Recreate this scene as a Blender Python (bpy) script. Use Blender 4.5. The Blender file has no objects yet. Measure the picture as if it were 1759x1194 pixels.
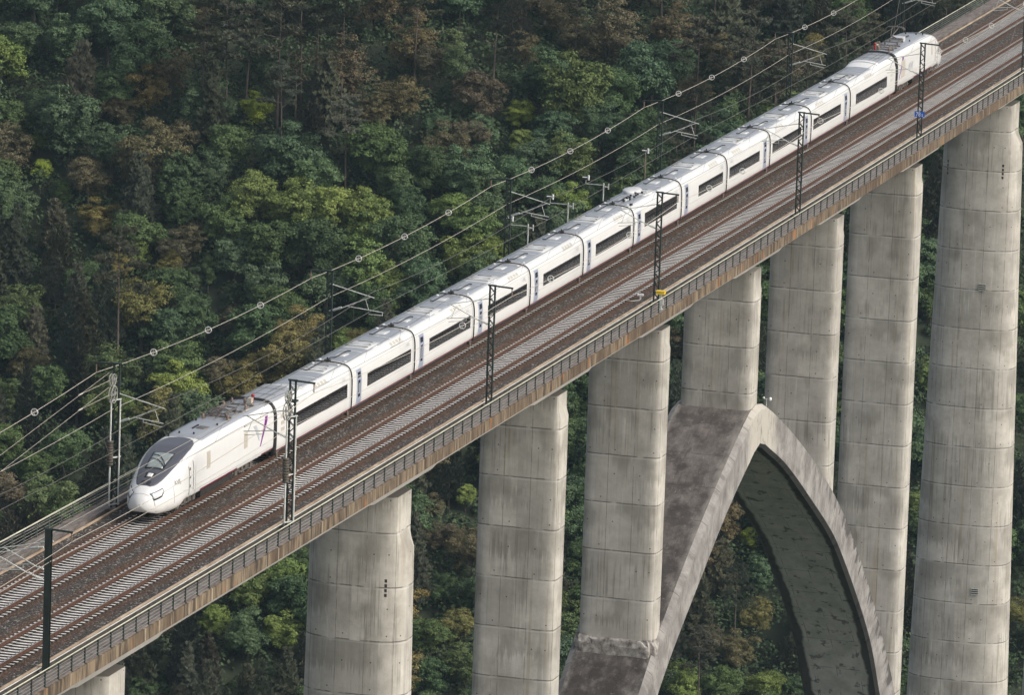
import bpy, bmesh, math, random
from mathutils import Vector, Matrix
R = math.radians
SC = bpy.context.scene
COL = SC.collection
# ------------------------------------------------------------------ camera
YAW, PIT, ROL = 0.28930, 0.19300, 0.0347
CAMP = Vector((-395.31, -131.987, 89.304))
FPX, PW, PH = 11726.0, 1759.0, 1194.0
cd = bpy.data.cameras.new('camera'); cam = bpy.data.objects.new('camera', cd); COL.objects.link(cam)
fw = Vector((math.cos(YAW)*math.cos(PIT), math.sin(YAW)*math.cos(PIT), -math.sin(PIT)))
rt = Vector((math.sin(YAW), -math.cos(YAW), 0)); up = rt.cross(fw)
r2 = rt*math.cos(ROL)+up*math.sin(ROL); u2 = up*math.cos(ROL)-rt*math.sin(ROL)
cam.matrix_world = Matrix(((r2.x, u2.x, -fw.x, CAMP.x), (r2.y, u2.y, -fw.y, CAMP.y), (r2.z, u2.z, -fw.z, CAMP.z), (0, 0, 0, 1)))
cd.sensor_width = 36; cd.lens = FPX/PW*36; cd.clip_start = 5; cd.clip_end = 6000
SC.camera = cam
# ------------------------------------------------------------------ world, sun, exposure
SUN_EL, SUN_AZ = 37, -100          # azimuth measured from +X towards +Y
w = bpy.data.worlds.new('World'); SC.world = w; w.use_nodes = True
nt = w.node_tree; bg = nt.nodes['Background']; sky = nt.nodes.new('ShaderNodeTexSky')
sky.sky_type = 'NISHITA'; sky.sun_disc = False; sky.sun_elevation = R(SUN_EL); sky.sun_rotation = R(90-SUN_AZ)
sky.air_density = 1.0; sky.dust_density = 4.0; sky.ozone_density = 0.6
hs = nt.nodes.new('ShaderNodeHueSaturation'); hs.inputs['Saturation'].default_value = .5; nt.links.new(sky.outputs[0], hs.inputs['Color']); nt.links.new(hs.outputs[0], bg.inputs[0]); bg.inputs[1].default_value = 0.15
sd = bpy.data.lights.new('sun', 'SUN'); sun = bpy.data.objects.new('sun', sd); COL.objects.link(sun)
sd.energy = 1.9; sd.angle = R(20); sd.color = (1.0, 0.965, 0.91)
sun.rotation_euler = Vector((math.cos(R(SUN_AZ))*math.cos(R(SUN_EL)), math.sin(R(SUN_AZ))*math.cos(R(SUN_EL)), math.sin(R(SUN_EL)))).to_track_quat('Z', 'Y').to_euler()
SC.view_settings.view_transform = 'Standard'; SC.view_settings.look = 'None'
SC.view_settings.exposure = 0.0; SC.view_settings.gamma = 1.0
SC.render.engine = 'CYCLES'
SC.cycles.max_bounces = 6; SC.cycles.transparent_max_bounces = 8

# ------------------------------------------------------------------ the bridge line is a very flat curve
KY = 0.3514e-4
def off(x): return KY*(x-75)**2
def rotz(x): return math.atan(2*KY*(x-75))
def wp(x, y, z): return Vector((x, y+off(x), z))
def project(P):
    d = Vector(P)-CAMP; z = d.dot(fw)
    return PW/2+FPX*d.dot(r2)/z, PH/2-FPX*d.dot(u2)/z

# ------------------------------------------------------------------ mesh builder
class MB:
    def __init__(s): s.v = []; s.f = []; s.m = []; s.uv = []; s.cur = 0; s.sm = []
    def add(s, vs, fs, uvs=None, smooth=False):
        o = len(s.v); s.v += [tuple(p) for p in vs]
        for i, f in enumerate(fs):
            s.f.append([o+k for k in f]); s.m.append(s.cur); s.sm.append(smooth)
            s.uv.append([uvs[k] for k in f] if uvs else None)
    def box(s, x0, x1, y0, y1, z0, z1):
        vs = [(x, y, z) for z in (z0, z1) for y in (y0, y1) for x in (x0, x1)]
        s.add(vs, [(0, 2, 3, 1), (4, 5, 7, 6), (0, 1, 5, 4), (2, 6, 7, 3), (0, 4, 6, 2), (1, 3, 7, 5)])
    def tube(s, a, b, r, n=6, r1=None, cap=True, sm=True):
        a = Vector(a); b = Vector(b); d = b-a
        if d.length < 1e-6: return
        q = d.to_track_quat('Z', 'Y'); r1 = r if r1 is None else r1
        vs = []
        for p, rr in ((a, r), (b, r1)):
            for i in range(n):
                t = 2*math.pi*i/n; vs.append(p+q@Vector((rr*math.cos(t), rr*math.sin(t), 0)))
        s.add(vs, [(i, (i+1) % n, n+(i+1) % n, n+i) for i in range(n)], None, sm)
        if cap: s.add(vs, [tuple(range(n))[::-1], tuple(range(n, 2*n))])
    def path(s, pts, r, n=6):
        for a, b in zip(pts, pts[1:]): s.tube(a, b, r, n, cap=False)
    def bar(s, a, b, w, h):       # rectangular bar between two points
        a = Vector(a); b = Vector(b); q = (b-a).to_track_quat('Z', 'Y')
        vs = [p+q@Vector((sx*w/2, sy*h/2, 0)) for p in (a, b) for sx, sy in ((-1, -1), (1, -1), (1, 1), (-1, 1))]
        s.add(vs, [(3, 2, 1, 0), (4, 5, 6, 7), (0, 1, 5, 4), (1, 2, 6, 5), (2, 3, 7, 6), (3, 0, 4, 7)])
    def lathe(s, c, axis, prof, n=10):     # prof: list of (t along axis, radius)
        c = Vector(c); q = Vector(axis).to_track_quat('Z', 'Y'); vs = []
        for t, r in prof:
            for i in range(n):
                a = 2*math.pi*i/n; vs.append(c+q@Vector((r*math.cos(a), r*math.sin(a), t)))
        fs = [(k*n+i, k*n+(i+1) % n, (k+1)*n+(i+1) % n, (k+1)*n+i) for k in range(len(prof)-1) for i in range(n)]
        s.add(vs, fs, None, True); s.add(vs, [tuple(range(n))[::-1], tuple(range((len(prof)-1)*n, len(prof)*n))])
    def torus(s, c, axis, R0, r, n=16, k=5):
        c = Vector(c); q = Vector(axis).to_track_quat('Z', 'Y')
        pts = [c+q@Vector((R0*math.cos(2*math.pi*i/n), R0*math.sin(2*math.pi*i/n), 0)) for i in range(n+1)]
        s.path(pts, r, k)
    def sweep(s, sec, xs, closed=True, warp=True, caps=True, smooth=False):   # sec list of (y,z) or function(x)
        n = None; vs = []; uv = []
        for x in xs:
            c = sec(x) if callable(sec) else sec
            if n is None: n = len(c)
            L = 0
            for i, (y, z) in enumerate(c):
                vs.append((x, y+(off(x) if warp else 0), z)); uv.append((x, y))
        m = n if closed else n-1
        fs = [(k*n+i, (k+1)*n+i, (k+1)*n+(i+1) % n, k*n+(i+1) % n) for k in range(len(xs)-1) for i in range(m)]
        s.add(vs, fs, uv, smooth)
        if caps and closed: s.add(vs, [tuple(range(n)), tuple(range((len(xs)-1)*n, len(xs)*n))[::-1]], uv)
    def mesh(s, name, mats):
        me = bpy.data.meshes.new(name); me.from_pydata(s.v, [], s.f)
        if not isinstance(mats, (list, tuple)): mats = [mats]
        for m in mats: me.materials.append(m)
        me.polygons.foreach_set('material_index', s.m); me.polygons.foreach_set('use_smooth', s.sm)
        if any(u is not None for u in s.uv):
            ul = me.uv_layers.new(name='UVMap'); li = 0; flat = []
            for f, u in zip(s.f, s.uv):
                for k in range(len(f)): flat += list(u[k]) if u else [0, 0]
            ul.data.foreach_set('uv', flat)
        me.update(); return me
    def build(s, name, mats, parent=None, loc=None, rz=0):
        return mkobj(name, s.mesh(name, mats), parent, loc, rz)
def mkobj(name, me, parent=None, loc=None, rz=0):
    o = bpy.data.objects.new(name, me); COL.objects.link(o)
    if parent: o.parent = parent
    if loc is not None: o.location = loc
    if rz: o.rotation_euler = (0, 0, rz)
    return o
def empty(name, loc=(0, 0, 0), rz=0, parent=None):
    o = bpy.data.objects.new(name, None); COL.objects.link(o); o.location = loc; o.rotation_euler = (0, 0, rz)
    o.empty_display_size = .3
    if parent: o.parent = parent
    return o
def tag(o, label=None, cat=None, group=None, kind=None):
    if label: o['label'] = label
    if cat: o['category'] = cat
    if group: o['group'] = group
    if kind: o['kind'] = kind
    return o
def fixn(o):
    bm = bmesh.new(); bm.from_mesh(o.data); bmesh.ops.recalc_face_normals(bm, faces=bm.faces); bm.to_mesh(o.data); bm.free(); return o
def frange(a, b, d):
    n = max(1, int(round((b-a)/d))); return [a+(b-a)*i/n for i in range(n+1)]

# ------------------------------------------------------------------ materials
def mat(name, col, rough=.6, metal=0, spec=.5):
    m = bpy.data.materials.new(name); m.use_nodes = True; b = m.node_tree.nodes['Principled BSDF']
    b.inputs['Base Color'].default_value = (*col, 1); b.inputs['Roughness'].default_value = rough
    b.inputs['Metallic'].default_value = metal; b.inputs['Specular IOR Level'].default_value = spec
    return m
class NG:
    def __init__(s, m): s.t = m.node_tree; s.b = s.t.nodes['Principled BSDF']
    def n(s, k, **kw):
        x = s.t.nodes.new(k)
        for a, v in kw.items(): setattr(x, a, v)
        return x
    def l(s, a, b): s.t.links.new(a, b)
    def val(s, x, sock):
        if hasattr(x, 'links') or hasattr(x, 'is_linked'): s.l(x, sock)
        else: sock.default_value = x
    def math(s, op, a, b=None, c=None, clamp=False):
        x = s.n('ShaderNodeMath', operation=op); x.use_clamp = clamp
        for i, v in enumerate((a, b, c)):
            if v is not None: s.val(v, x.inputs[i])
        return x.outputs[0]
    def noise(s, vec, scale, detail=4, rough=.55, dist=0):
        x = s.n('ShaderNodeTexNoise'); x.inputs['Scale'].default_value = scale; x.inputs['Detail'].default_value = detail
        x.inputs['Roughness'].default_value = rough; x.inputs['Distortion'].default_value = dist
        if vec is not None: s.l(vec, x.inputs['Vector'])
        return x.outputs[0]
    def vor(s, vec, scale, out='Distance', rand=1):
        x = s.n('ShaderNodeTexVoronoi'); x.inputs['Scale'].default_value = scale; x.inputs['Randomness'].default_value = rand
        s.l(vec, x.inputs['Vector']); return x.outputs[out]
    def mapr(s, v, a, b, c=0., d=1.):
        x = s.n('ShaderNodeMapRange'); s.l(v, x.inputs[0])
        for i, q in enumerate((a, b, c, d)): x.inputs[i+1].default_value = q
        return x.outputs[0]
    def mix(s, f, a, b, blend='MIX'):
        x = s.n('ShaderNodeMix', data_type='RGBA', blend_type=blend); s.val(f, x.inputs[0])
        for i, q in ((6, a), (7, b)):
            if isinstance(q, tuple): x.inputs[i].default_value = (*q, 1)
            else: s.l(q, x.inputs[i])
        return x.outputs[2]
    def scale(s, vec, v):
        x = s.n('ShaderNodeMapping'); x.inputs['Scale'].default_value = v; s.l(vec, x.inputs['Vector']); return x.outputs[0]
    def obj(s): return s.n('ShaderNodeTexCoord').outputs['Object']
    def uv(s): return s.n('ShaderNodeTexCoord').outputs['UV']
    def xyz(s, vec):
        x = s.n('ShaderNodeSeparateXYZ'); s.l(vec, x.inputs[0]); return x.outputs
    def bump(s, h, st, d=.02):
        x = s.n('ShaderNodeBump'); x.inputs['Strength'].default_value = st; x.inputs['Distance'].default_value = d
        s.l(h, x.inputs['Height']); s.l(x.outputs[0], s.b.inputs['Normal'])
    def col(s, c): s.l(c, s.b.inputs['Base Color'])

def concrete_pier():
    m = mat('pier_concrete', (.4, .38, .35), .85); g = NG(m); uv = g.uv(); X = g.xyz(uv)
    rnd = g.n('ShaderNodeObjectInfo').outputs['Random']
    sh = g.n('ShaderNodeVectorMath', operation='ADD'); g.l(uv, sh.inputs[0])
    cb = g.n('ShaderNodeCombineXYZ'); r50 = g.math('MULTIPLY', rnd, 57.)
    for i in range(3): g.l(r50, cb.inputs[i])
    g.l(cb.outputs[0], sh.inputs[1]); P = sh.outputs[0]
    base = g.mix(g.mapr(g.noise(P, .45, 7, .65), .34, .66), (.43, .398, .342), (.70, .66, .585))
    base = g.mix(g.math('MULTIPLY', rnd, .22), base, (.38, .36, .33))
    # panel to panel tone
    cell = g.n('ShaderNodeCombineXYZ'); g.l(g.math('FLOOR', g.math('DIVIDE', X[0], 1.95)), cell.inputs[0]); g.l(g.math('FLOOR', g.math('DIVIDE', X[1], 3.6)), cell.inputs[1]); g.l(r50, cell.inputs[2])
    wn = g.n('ShaderNodeTexWhiteNoise', noise_dimensions='3D'); g.l(cell.outputs[0], wn.inputs[0])
    base = g.mix(g.mapr(wn.outputs[0], 0, 1, 0, .45), base, (.30, .285, .255))
    # streaks
    st = g.noise(g.scale(P, (5, .16, 1)), 1.0, 5, .6)
    msk = g.noise(g.scale(P, (.25, .28, 1)), 1.0, 3)
    f = g.math('MULTIPLY', g.mapr(st, .50, .62), g.mapr(msk, .46, .62), clamp=True)
    base = g.mix(g.math('MULTIPLY', f, .55), base, (.19, .172, .145))
    st2 = g.noise(g.scale(P, (7, .3, 1)), 1.0, 4, .6)
    f2 = g.math('MULTIPLY', g.mapr(st2, .56, .66), g.mapr(msk, .52, .40), clamp=True)
    base = g.mix(g.math('MULTIPLY', f2, .55), base, (.66, .64, .60))
    st3 = g.noise(g.scale(P, (2.2, .05, 3)), 1.0, 3, .5)
    base = g.mix(g.math('MULTIPLY', g.mapr(st3, .62, .68), .35), base, (.36, .27, .15))
    # lift joints, form lines, tie holes
    wob = g.math('MULTIPLY', g.math('SUBTRACT', g.noise(P, 1.3, 3), .5), .07)
    v = g.math('ADD', X[1], wob)
    fr = g.math('FRACT', g.math('DIVIDE', v, 3.6))
    jl = g.math('LESS_THAN', fr, .021); jh = g.math('LESS_THAN', g.math('ABSOLUTE', g.math('SUBTRACT', fr, .975)), .012)
    fu = g.math('FRACT', g.math('DIVIDE', X[0], 1.95)); vl = g.math('LESS_THAN', g.math('ABSOLUTE', g.math('SUBTRACT', fu, .5)), .014)
    brk = g.mapr(g.noise(P, 1.1, 3), .36, .5)
    base = g.mix(g.math('MULTIPLY', g.math('MULTIPLY', jl, brk), .78), base, (.09, .08, .065))
    base = g.mix(g.math('MULTIPLY', jh, .45), base, (.68, .66, .62))
    base = g.mix(g.math('MULTIPLY', g.math('MULTIPLY', vl, brk), .6), base, (.16, .145, .11))
    ln = g.math('SUBTRACT', 1.0, g.math('MULTIPLY', g.noise(g.scale(P, (6.5, .0, 1)), 1.0, 4, .7), 1.15))
    below = g.math('MULTIPLY', g.mapr(g.math('SUBTRACT', fr, ln), .0, .10), g.mapr(g.noise(g.scale(P, (.35, .16, 1)), 1., 3), .50, .58), clamp=True)
    base = g.mix(g.math('MULTIPLY', below, .42), base, (.19, .172, .14))
    ha = g.math('SUBTRACT', g.math('FRACT', g.math('DIVIDE', X[0], .975)), .5); hb = g.math('SUBTRACT', g.math('FRACT', g.math('ADD', g.math('DIVIDE', X[1], 1.8), .27)), .5)
    dd = g.math('ADD', g.math('POWER', g.math('MULTIPLY', ha, .975), 2.), g.math('POWER', g.math('MULTIPLY', hb, 1.8), 2.))
    cell2 = g.n('ShaderNodeCombineXYZ'); g.l(g.math('FLOOR', g.math('DIVIDE', X[0], .975)), cell2.inputs[0]); g.l(g.math('FLOOR', g.math('ADD', g.math('DIVIDE', X[1], 1.8), .27)), cell2.inputs[1])
    wn2 = g.n('ShaderNodeTexWhiteNoise', noise_dimensions='3D'); g.l(cell2.outputs[0], wn2.inputs[0])
    hole = g.math('MULTIPLY', g.math('LESS_THAN', dd, .0026), g.math('GREATER_THAN', wn2.outputs[0], .62))
    base = g.mix(g.math('MULTIPLY', hole, .85), base, (.05, .045, .04))
    g.col(base); g.bump(g.math('SUBTRACT', g.noise(P, 9, 5), g.math('MULTIPLY', jl, 1.5)), .35, .03)
    return m
def arch_mat(name, lo, hi, pale, stain, kind):
    m = mat(name, hi, .9); g = NG(m); uv = g.uv(); X = g.xyz(uv)
    base = g.mix(g.mapr(g.noise(uv, .5, 7, .65), .38, .62), lo, hi)
    if kind == 'top':
        base = g.mix(g.math('MULTIPLY', g.mapr(g.noise(g.scale(uv, (.7, 1., 1)), 2.1, 8, .75, .4), .58, .66), .45), base, pale)
        base = g.mix(g.math('MULTIPLY', g.mapr(g.noise(uv, .33, 5, .6), .54, .60), .65), base, stain)
        e = g.math('ABSOLUTE', X[1]); e2 = g.math('ADD', e, g.math('MULTIPLY', g.noise(uv, .9, 4), 1.0))
        base = g.mix(g.math('MULTIPLY', g.mapr(e2, 3.25, 3.75), .5), base, pale)
    if kind == 'top':
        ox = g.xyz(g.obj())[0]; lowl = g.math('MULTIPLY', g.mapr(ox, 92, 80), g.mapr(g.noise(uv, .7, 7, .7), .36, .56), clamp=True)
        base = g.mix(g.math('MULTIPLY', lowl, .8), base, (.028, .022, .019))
        base = g.mix(g.math('MULTIPLY', g.mapr(g.noise(g.scale(uv, (1.6, .8, 1)), 1.7, 8, .78), .60, .66), .5), base, (.40, .375, .34))
        sp = g.noise(g.scale(uv, (.35, 2.2, 1)), 1.3, 6, .7); base = g.mix(g.math('MULTIPLY', g.mapr(sp, .52, .64), .5), base, (.06, .048, .042))
    if kind == 'side':
        ox0 = g.xyz(g.obj())[0]; cr_ = g.math('ABSOLUTE', g.math('SUBTRACT', ox0, 105.5))
        base = g.mix(g.mapr(g.math('ADD', cr_, g.math('MULTIPLY', g.noise(uv, .8, 4), 3.)), 6.5, 4.5, 0, .8), base, (.56, .52, .44))
        base = g.mix(g.math('MULTIPLY', g.mapr(g.noise(g.scale(uv, (.8, .3, 1)), 1.3, 7, .7, 1.2), .53, .60), .55), base, (.12, .105, .10))
        s1 = g.noise(g.scale(uv, (.5, .45, 1)), 1.2, 7, .65, .5)
        base = g.mix(g.math('MULTIPLY', g.mapr(s1, .42, .66), .5), base, pale)
        s2 = g.noise(g.scale(uv, (.9, .22, 1)), .9, 6, .65, .5)
        tl = g.math('ADD', g.mapr(s2, .35, .65, 0, 1.), g.mapr(X[1], -2.6, 0, -.55, .35))
        ox = g.xyz(g.obj())[0]; base = g.mix(g.math('MULTIPLY', g.math('MULTIPLY', g.mapr(tl, .56, .68), .85), g.mapr(ox, 116, 136)), base, stain)
    if kind == 'soffit':
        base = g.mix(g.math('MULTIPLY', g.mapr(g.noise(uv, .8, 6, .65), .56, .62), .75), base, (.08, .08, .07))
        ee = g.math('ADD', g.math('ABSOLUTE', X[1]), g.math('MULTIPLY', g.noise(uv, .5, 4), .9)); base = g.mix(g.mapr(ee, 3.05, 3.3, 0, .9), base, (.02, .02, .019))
    fr = g.math('FRACT', g.math('DIVIDE', g.math('ADD', X[0], g.math('MULTIPLY', g.noise(uv, .8, 3), .15)), 4.1))
    jl = g.math('MULTIPLY', g.math('LESS_THAN', fr, .016), g.mapr(g.noise(uv, .9, 3), .4, .5))
    base = g.mix(g.math('MULTIPLY', jl, .7), base, (.04, .035, .03))
    if kind == 'soffit':
        fy = g.math('FRACT', g.math('DIVIDE', X[1], 2.2)); base = g.mix(g.math('MULTIPLY', g.math('MULTIPLY', g.math('LESS_THAN', fy, .02), g.mapr(g.noise(uv, .5, 3), .5, .55)), .8), base, (.02, .02, .02))
    g.col(base); g.bump(g.noise(uv, 6, 6, .65), .5, .05)
    return m
def fascia_mat():
    m = mat('fascia_stained_concrete', (.3, .25, .18), .9); g = NG(m); o = g.obj()
    s = g.noise(g.scale(o, (1.6, 1, .22)), 1.6, 6, .65)
    base = g.mix(g.mapr(s, .40, .60), (.26, .195, .125), (.060, .043, .030))
    big = g.noise(g.scale(o, (1, 1, .3)), .22, 4)
    base = g.mix(g.math('MULTIPLY', g.mapr(big, .5, .62), .75), base, (.085, .055, .034))
    rust = g.noise(g.scale(o, (1.1, 1, .3)), .9, 4)
    base = g.mix(g.math('MULTIPLY', g.mapr(rust, .60, .68), .8), base, (.34, .14, .045))
    pale = g.noise(g.scale(o, (3.2, 1, .15)), 1.3, 4)
    base = g.mix(g.math('MULTIPLY', g.mapr(pale, .60, .68), .7), base, (.50, .43, .32))
    X = g.xyz(o); j = g.math('LESS_THAN', g.math('FRACT', g.math('DIVIDE', X[0], 2.0)), .02)
    base = g.mix(g.math('MULTIPLY', j, .6), base, (.06, .045, .03))
    g.col(base); g.bump(s, .3, .03); return m
def rough_mat(name, a, b, sc=3., rough=.85, st=(1, 1, 1), bump=.3):
    m = mat(name, a, rough); g = NG(m); o = g.scale(g.obj(), st); n = g.noise(o, sc, 6, .65)
    g.col(g.mix(g.mapr(n, .35, .65), a, b)); g.bump(n, bump, .03); return m
def ballast_mat():
    m = mat('ballast_stone', (.1, .09, .08), .95); g = NG(m); uv = g.uv(); X = g.xyz(uv)
    v = g.n('ShaderNodeTexVoronoi'); v.inputs['Scale'].default_value = 9; g.l(g.scale(uv, (1, 1, 1)), v.inputs['Vector'])
    wv = g.n('ShaderNodeTexWhiteNoise', noise_dimensions='3D'); g.l(v.outputs['Color'], wv.inputs[0])
    stone = wv.outputs[0]
    grey = g.mix(g.mapr(stone, 0, 1), (.018, .0135, .0105), (.120, .098, .080))
    grey = g.mix(g.math('GREATER_THAN', stone, .90), grey, (.36, .33, .29))
    brn = g.mix(g.mapr(stone, 0, 1), (.040, .018, .008), (.180, .088, .042))
    # rust dust spread about each track
    y = X[1]; d1 = g.math('ABSOLUTE', g.math('SUBTRACT', g.math('ABSOLUTE', y), 2.34))
    d1 = g.math('ADD', d1, g.math('MULTIPLY', g.math('SUBTRACT', g.noise(uv, .8, 6, .7), .5), 1.5))
    f = g.mapr(d1, 2.15, 1.6)
    big = g.mapr(g.noise(g.scale(uv, (.02, .1, 1)), 1., 3), .3, .7, .65, 1.1)
    base = g.mix(g.math('MULTIPLY', f, big, clamp=True), grey, brn)
    base = g.mix(g.mapr(g.noise(uv, .25, 5), .35, .65, 0, .35), base, (.05, .042, .036))
    g.col(base); g.bump(v.outputs['Distance'], 1.0, .09); return m
def paint(name, a, rough=.28, dirt=.06, spec=.5):
    m = mat(name, a, rough, 0, spec); g = NG(m); o = g.obj(); n = g.noise(g.scale(o, (.7, .7, 1.5)), 1.4, 5)
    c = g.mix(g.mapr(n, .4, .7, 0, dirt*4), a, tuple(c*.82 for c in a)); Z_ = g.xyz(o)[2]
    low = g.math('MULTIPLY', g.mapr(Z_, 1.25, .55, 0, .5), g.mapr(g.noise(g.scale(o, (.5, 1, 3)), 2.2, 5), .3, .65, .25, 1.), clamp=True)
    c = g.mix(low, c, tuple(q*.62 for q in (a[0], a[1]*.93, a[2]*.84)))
    st = g.noise(g.scale(o, (2.5, 2.5, .25)), 2.0, 4); c = g.mix(g.mapr(st, .56, .72, 0, .16), c, tuple(q*.7 for q in a))
    g.col(c)
    return m
M = dict(
    pier=concrete_pier(), fascia=fascia_mat(), ballast=ballast_mat(),
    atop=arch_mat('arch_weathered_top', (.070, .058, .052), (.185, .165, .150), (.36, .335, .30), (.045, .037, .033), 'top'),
    aside=arch_mat('arch_weathered_side', (.18, .165, .155), (.29, .275, .26), (.50, .48, .44), (.06, .052, .05), 'side'),
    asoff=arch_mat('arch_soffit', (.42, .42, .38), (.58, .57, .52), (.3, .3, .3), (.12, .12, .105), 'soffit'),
    web=rough_mat('girder_concrete', (.46, .44, .40), (.60, .57, .52), 1.2, st=(.3, 1, 1)),
    slab=rough_mat('walkway_slab', (.115, .092, .080), (.27, .235, .21), 1.6, st=(.5, 3, 1)),
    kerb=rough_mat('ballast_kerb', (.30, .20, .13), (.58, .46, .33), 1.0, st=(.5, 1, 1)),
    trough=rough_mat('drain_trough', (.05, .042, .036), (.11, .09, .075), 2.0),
    sleeper=rough_mat('sleeper_concrete', (.56, .53, .49), (.80, .77, .73), 1.4, .8),
    rail=rough_mat('rail_rust', (.060, .026, .014), (.115, .052, .030), 3., .7),
    railtop=mat('rail_running_band', (.42, .36, .30), .35, .6),
    clip=mat('rail_clip', (.09, .05, .035), .8),
    galv=rough_mat('galvanised_steel', (.50, .51, .47), (.70, .71, .66), 2., .5),
    galvy=rough_mat('weathered_handrail', (.50, .50, .38), (.66, .66, .52), .8, .5),
    foot=rough_mat('rubble_mortar', (.10, .085, .075), (.46, .43, .39), 1.9, .95),
    galvd=rough_mat('dull_rail_steel', (.24, .24, .21), (.38, .38, .34), 2., .5),
    dgreen=rough_mat('dark_green_steel', (.016, .026, .022), (.030, .045, .038), 2., .5),
    lgreen=rough_mat('post_green_steel', (.05, .07, .06), (.10, .13, .11), 2., .5),
    insul=mat('insulator_glass', (.60, .62, .58), .35), insb=mat('insulator_brown', (.26, .18, .14), .4),
    wire=mat('copper_wire', (.50, .46, .39), .6, .0), wired=mat('thin_wire', (.18, .17, .15), .5, .3),
    white=mat('white_plastic', (.8, .8, .78), .5), ring=mat('diverter_plastic', (.74, .72, .68), .6),
    weight=rough_mat('weight_iron', (.06, .055, .045), (.14, .12, .09), 4., .8),
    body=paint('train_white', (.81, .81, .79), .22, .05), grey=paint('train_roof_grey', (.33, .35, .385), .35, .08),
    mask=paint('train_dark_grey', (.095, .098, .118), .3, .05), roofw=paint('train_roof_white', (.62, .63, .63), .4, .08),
    glass=mat('dark_glass', (.012, .013, .015), .06, 0, .8), wshield=mat('windscreen_glass', (.30, .34, .33), .08, 0, .9),  # windscreen base is pale: its bright reflection is put into the colour
    black=mat('black_rubber', (.015, .015, .015), .6), red=mat('crimson_stripe', (.17, .012, .03), .4),
    purple=mat('purple_mark', (.20, .015, .24), .4), lgrey=mat('light_grey_mark', (.50, .53, .55), .4),
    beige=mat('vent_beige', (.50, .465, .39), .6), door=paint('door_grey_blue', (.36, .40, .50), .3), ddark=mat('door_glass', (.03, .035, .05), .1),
    under=rough_mat('underframe_black', (.012, .011, .010), (.04, .035, .03), 3., .8),
    steel=mat('bogie_steel', (.22, .20, .18), .5, .5), signb=mat('sign_blue', (.01, .12, .55), .5), yellow=mat('yellow_paint', (.80, .55, .03), .5),
    redins=mat('red_insulator', (.35, .03, .03), .4), lamp=mat('headlight_glass', (.8, .82, .84), .05, 0, 1.0),
    seam=mat('panel_seam', (.30, .30, .29), .6),
)

# ================================================================== STRUCTURE OF THE VIADUCT
XA, XB = -112., 268.
XS = frange(XA, XB, 4.)
via = tag(empty('railway_viaduct', (75, 0, 0)), 'long grey concrete arch viaduct on tall piers carrying two railway tracks across a wooded valley', 'viaduct')
def vpart(name, mb, mats, kids=None):
    o = mb.build(name, mats); o.parent = via; o.location = (-75, 0, 0); return o
PIERS = [  # x centre, half width y, half thickness x, exponent, taper y, taper x, big?, foot z
    (-36.9, 3.40, 1.85, 2.9, .012, .004, True, -128), (16.0, 3.38, 2.0, 2.9, .012, .004, True, -129),
    (51.9, 2.95, 1.30, 6.5, 0, 0, False, -129), (78.5, 2.86, 1.28, 6.5, 0, 0, False, -30.1), (104.7, 2.84, 1.28, 6.5, 0, 0, False, -17.0),
    (130.9, 2.84, 1.28, 6.5, 0, 0, False, -30.1), (158.2, 2.92, 1.38, 6.5, .001, 0, False, -129), (195.6, 3.48, 2.1, 2.9, .021, .012, True, -129),
    (247., 3.4, 2.0, 2.9, .015, .008, True, -129), (-88., 3.4, 1.8, 2.9, .012, .004, True, -129)]
def near_pier(x): return any(abs(x-p[0]) < 7 for p in PIERS)
g = MB()
def gsec(x):
    b = -4.36 if near_pier(x) else -4.22
    return [(-6.98, -.62), (-6.98, -1.0), (-6.6, -1.1), (-3.4, -1.5), (-2.7, b), (2.7, b), (3.4, -1.5), (6.6, -1.1), (6.98, -1.0), (6.98, -.62)]
g.sweep(gsec, frange(XA, XB, 1.)); vpart('deck_girder', g, M['web'])
for s in (-1, 1):
    g = MB(); a, b = sorted((s*6.90, s*7.03)); g.sweep([(a, -1.05), (b, -1.05), (b, -.33), (a, -.33)], XS)
    o = vpart('fascia', g, M['fascia'])
    g = MB(); a, b = sorted((s*5.86, s*6.90)); g.sweep([(a, -.618), (b, -.618), (b, -.32), (a, -.30)], XS)
    # seams between the slabs as real gaps in a row of cover planks
    for x in frange(XA, XB, 1.0):
        c = wp(x+.5, 0, 0)
        for (ya, yb) in ((5.90, 6.22), (6.25, 6.55), (6.58, 6.88)):
            p, q = sorted((s*ya, s*yb)); z = -.285+.006*math.sin(x*7+ya*9)
            g.box(x+.02, x+.98, p+c.y, q+c.y, -.32, z)
    vpart('walkway', g, M['slab'])
    g = MB(); a, b = sorted((s*5.02, s*5.15)); g.cur = 1; g.sweep([(a+.015, -.616), (b-.015, -.616), (b-.015, -.19), (a+.015, -.19)], XS); g.cur = 0; g.sweep([(a, -.188), (b, -.188), (b, -.10), (a, -.10)], XS)  # kerb face below the pale cap darkened: dirt and shade put into its colour
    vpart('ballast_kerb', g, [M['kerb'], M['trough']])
    g = MB(); a, b = sorted((s*5.16, s*5.86)); g.sweep([(a, -.617), (b, -.617), (b, -.58), (a, -.58)], XS)
    vpart('drainage_channel', g, M['trough'])
g = MB(); g.path([wp(x, -5.36, -.10) for x in XS], .035, 6); vpart('cable_conduit', g, M['galv'])

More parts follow.
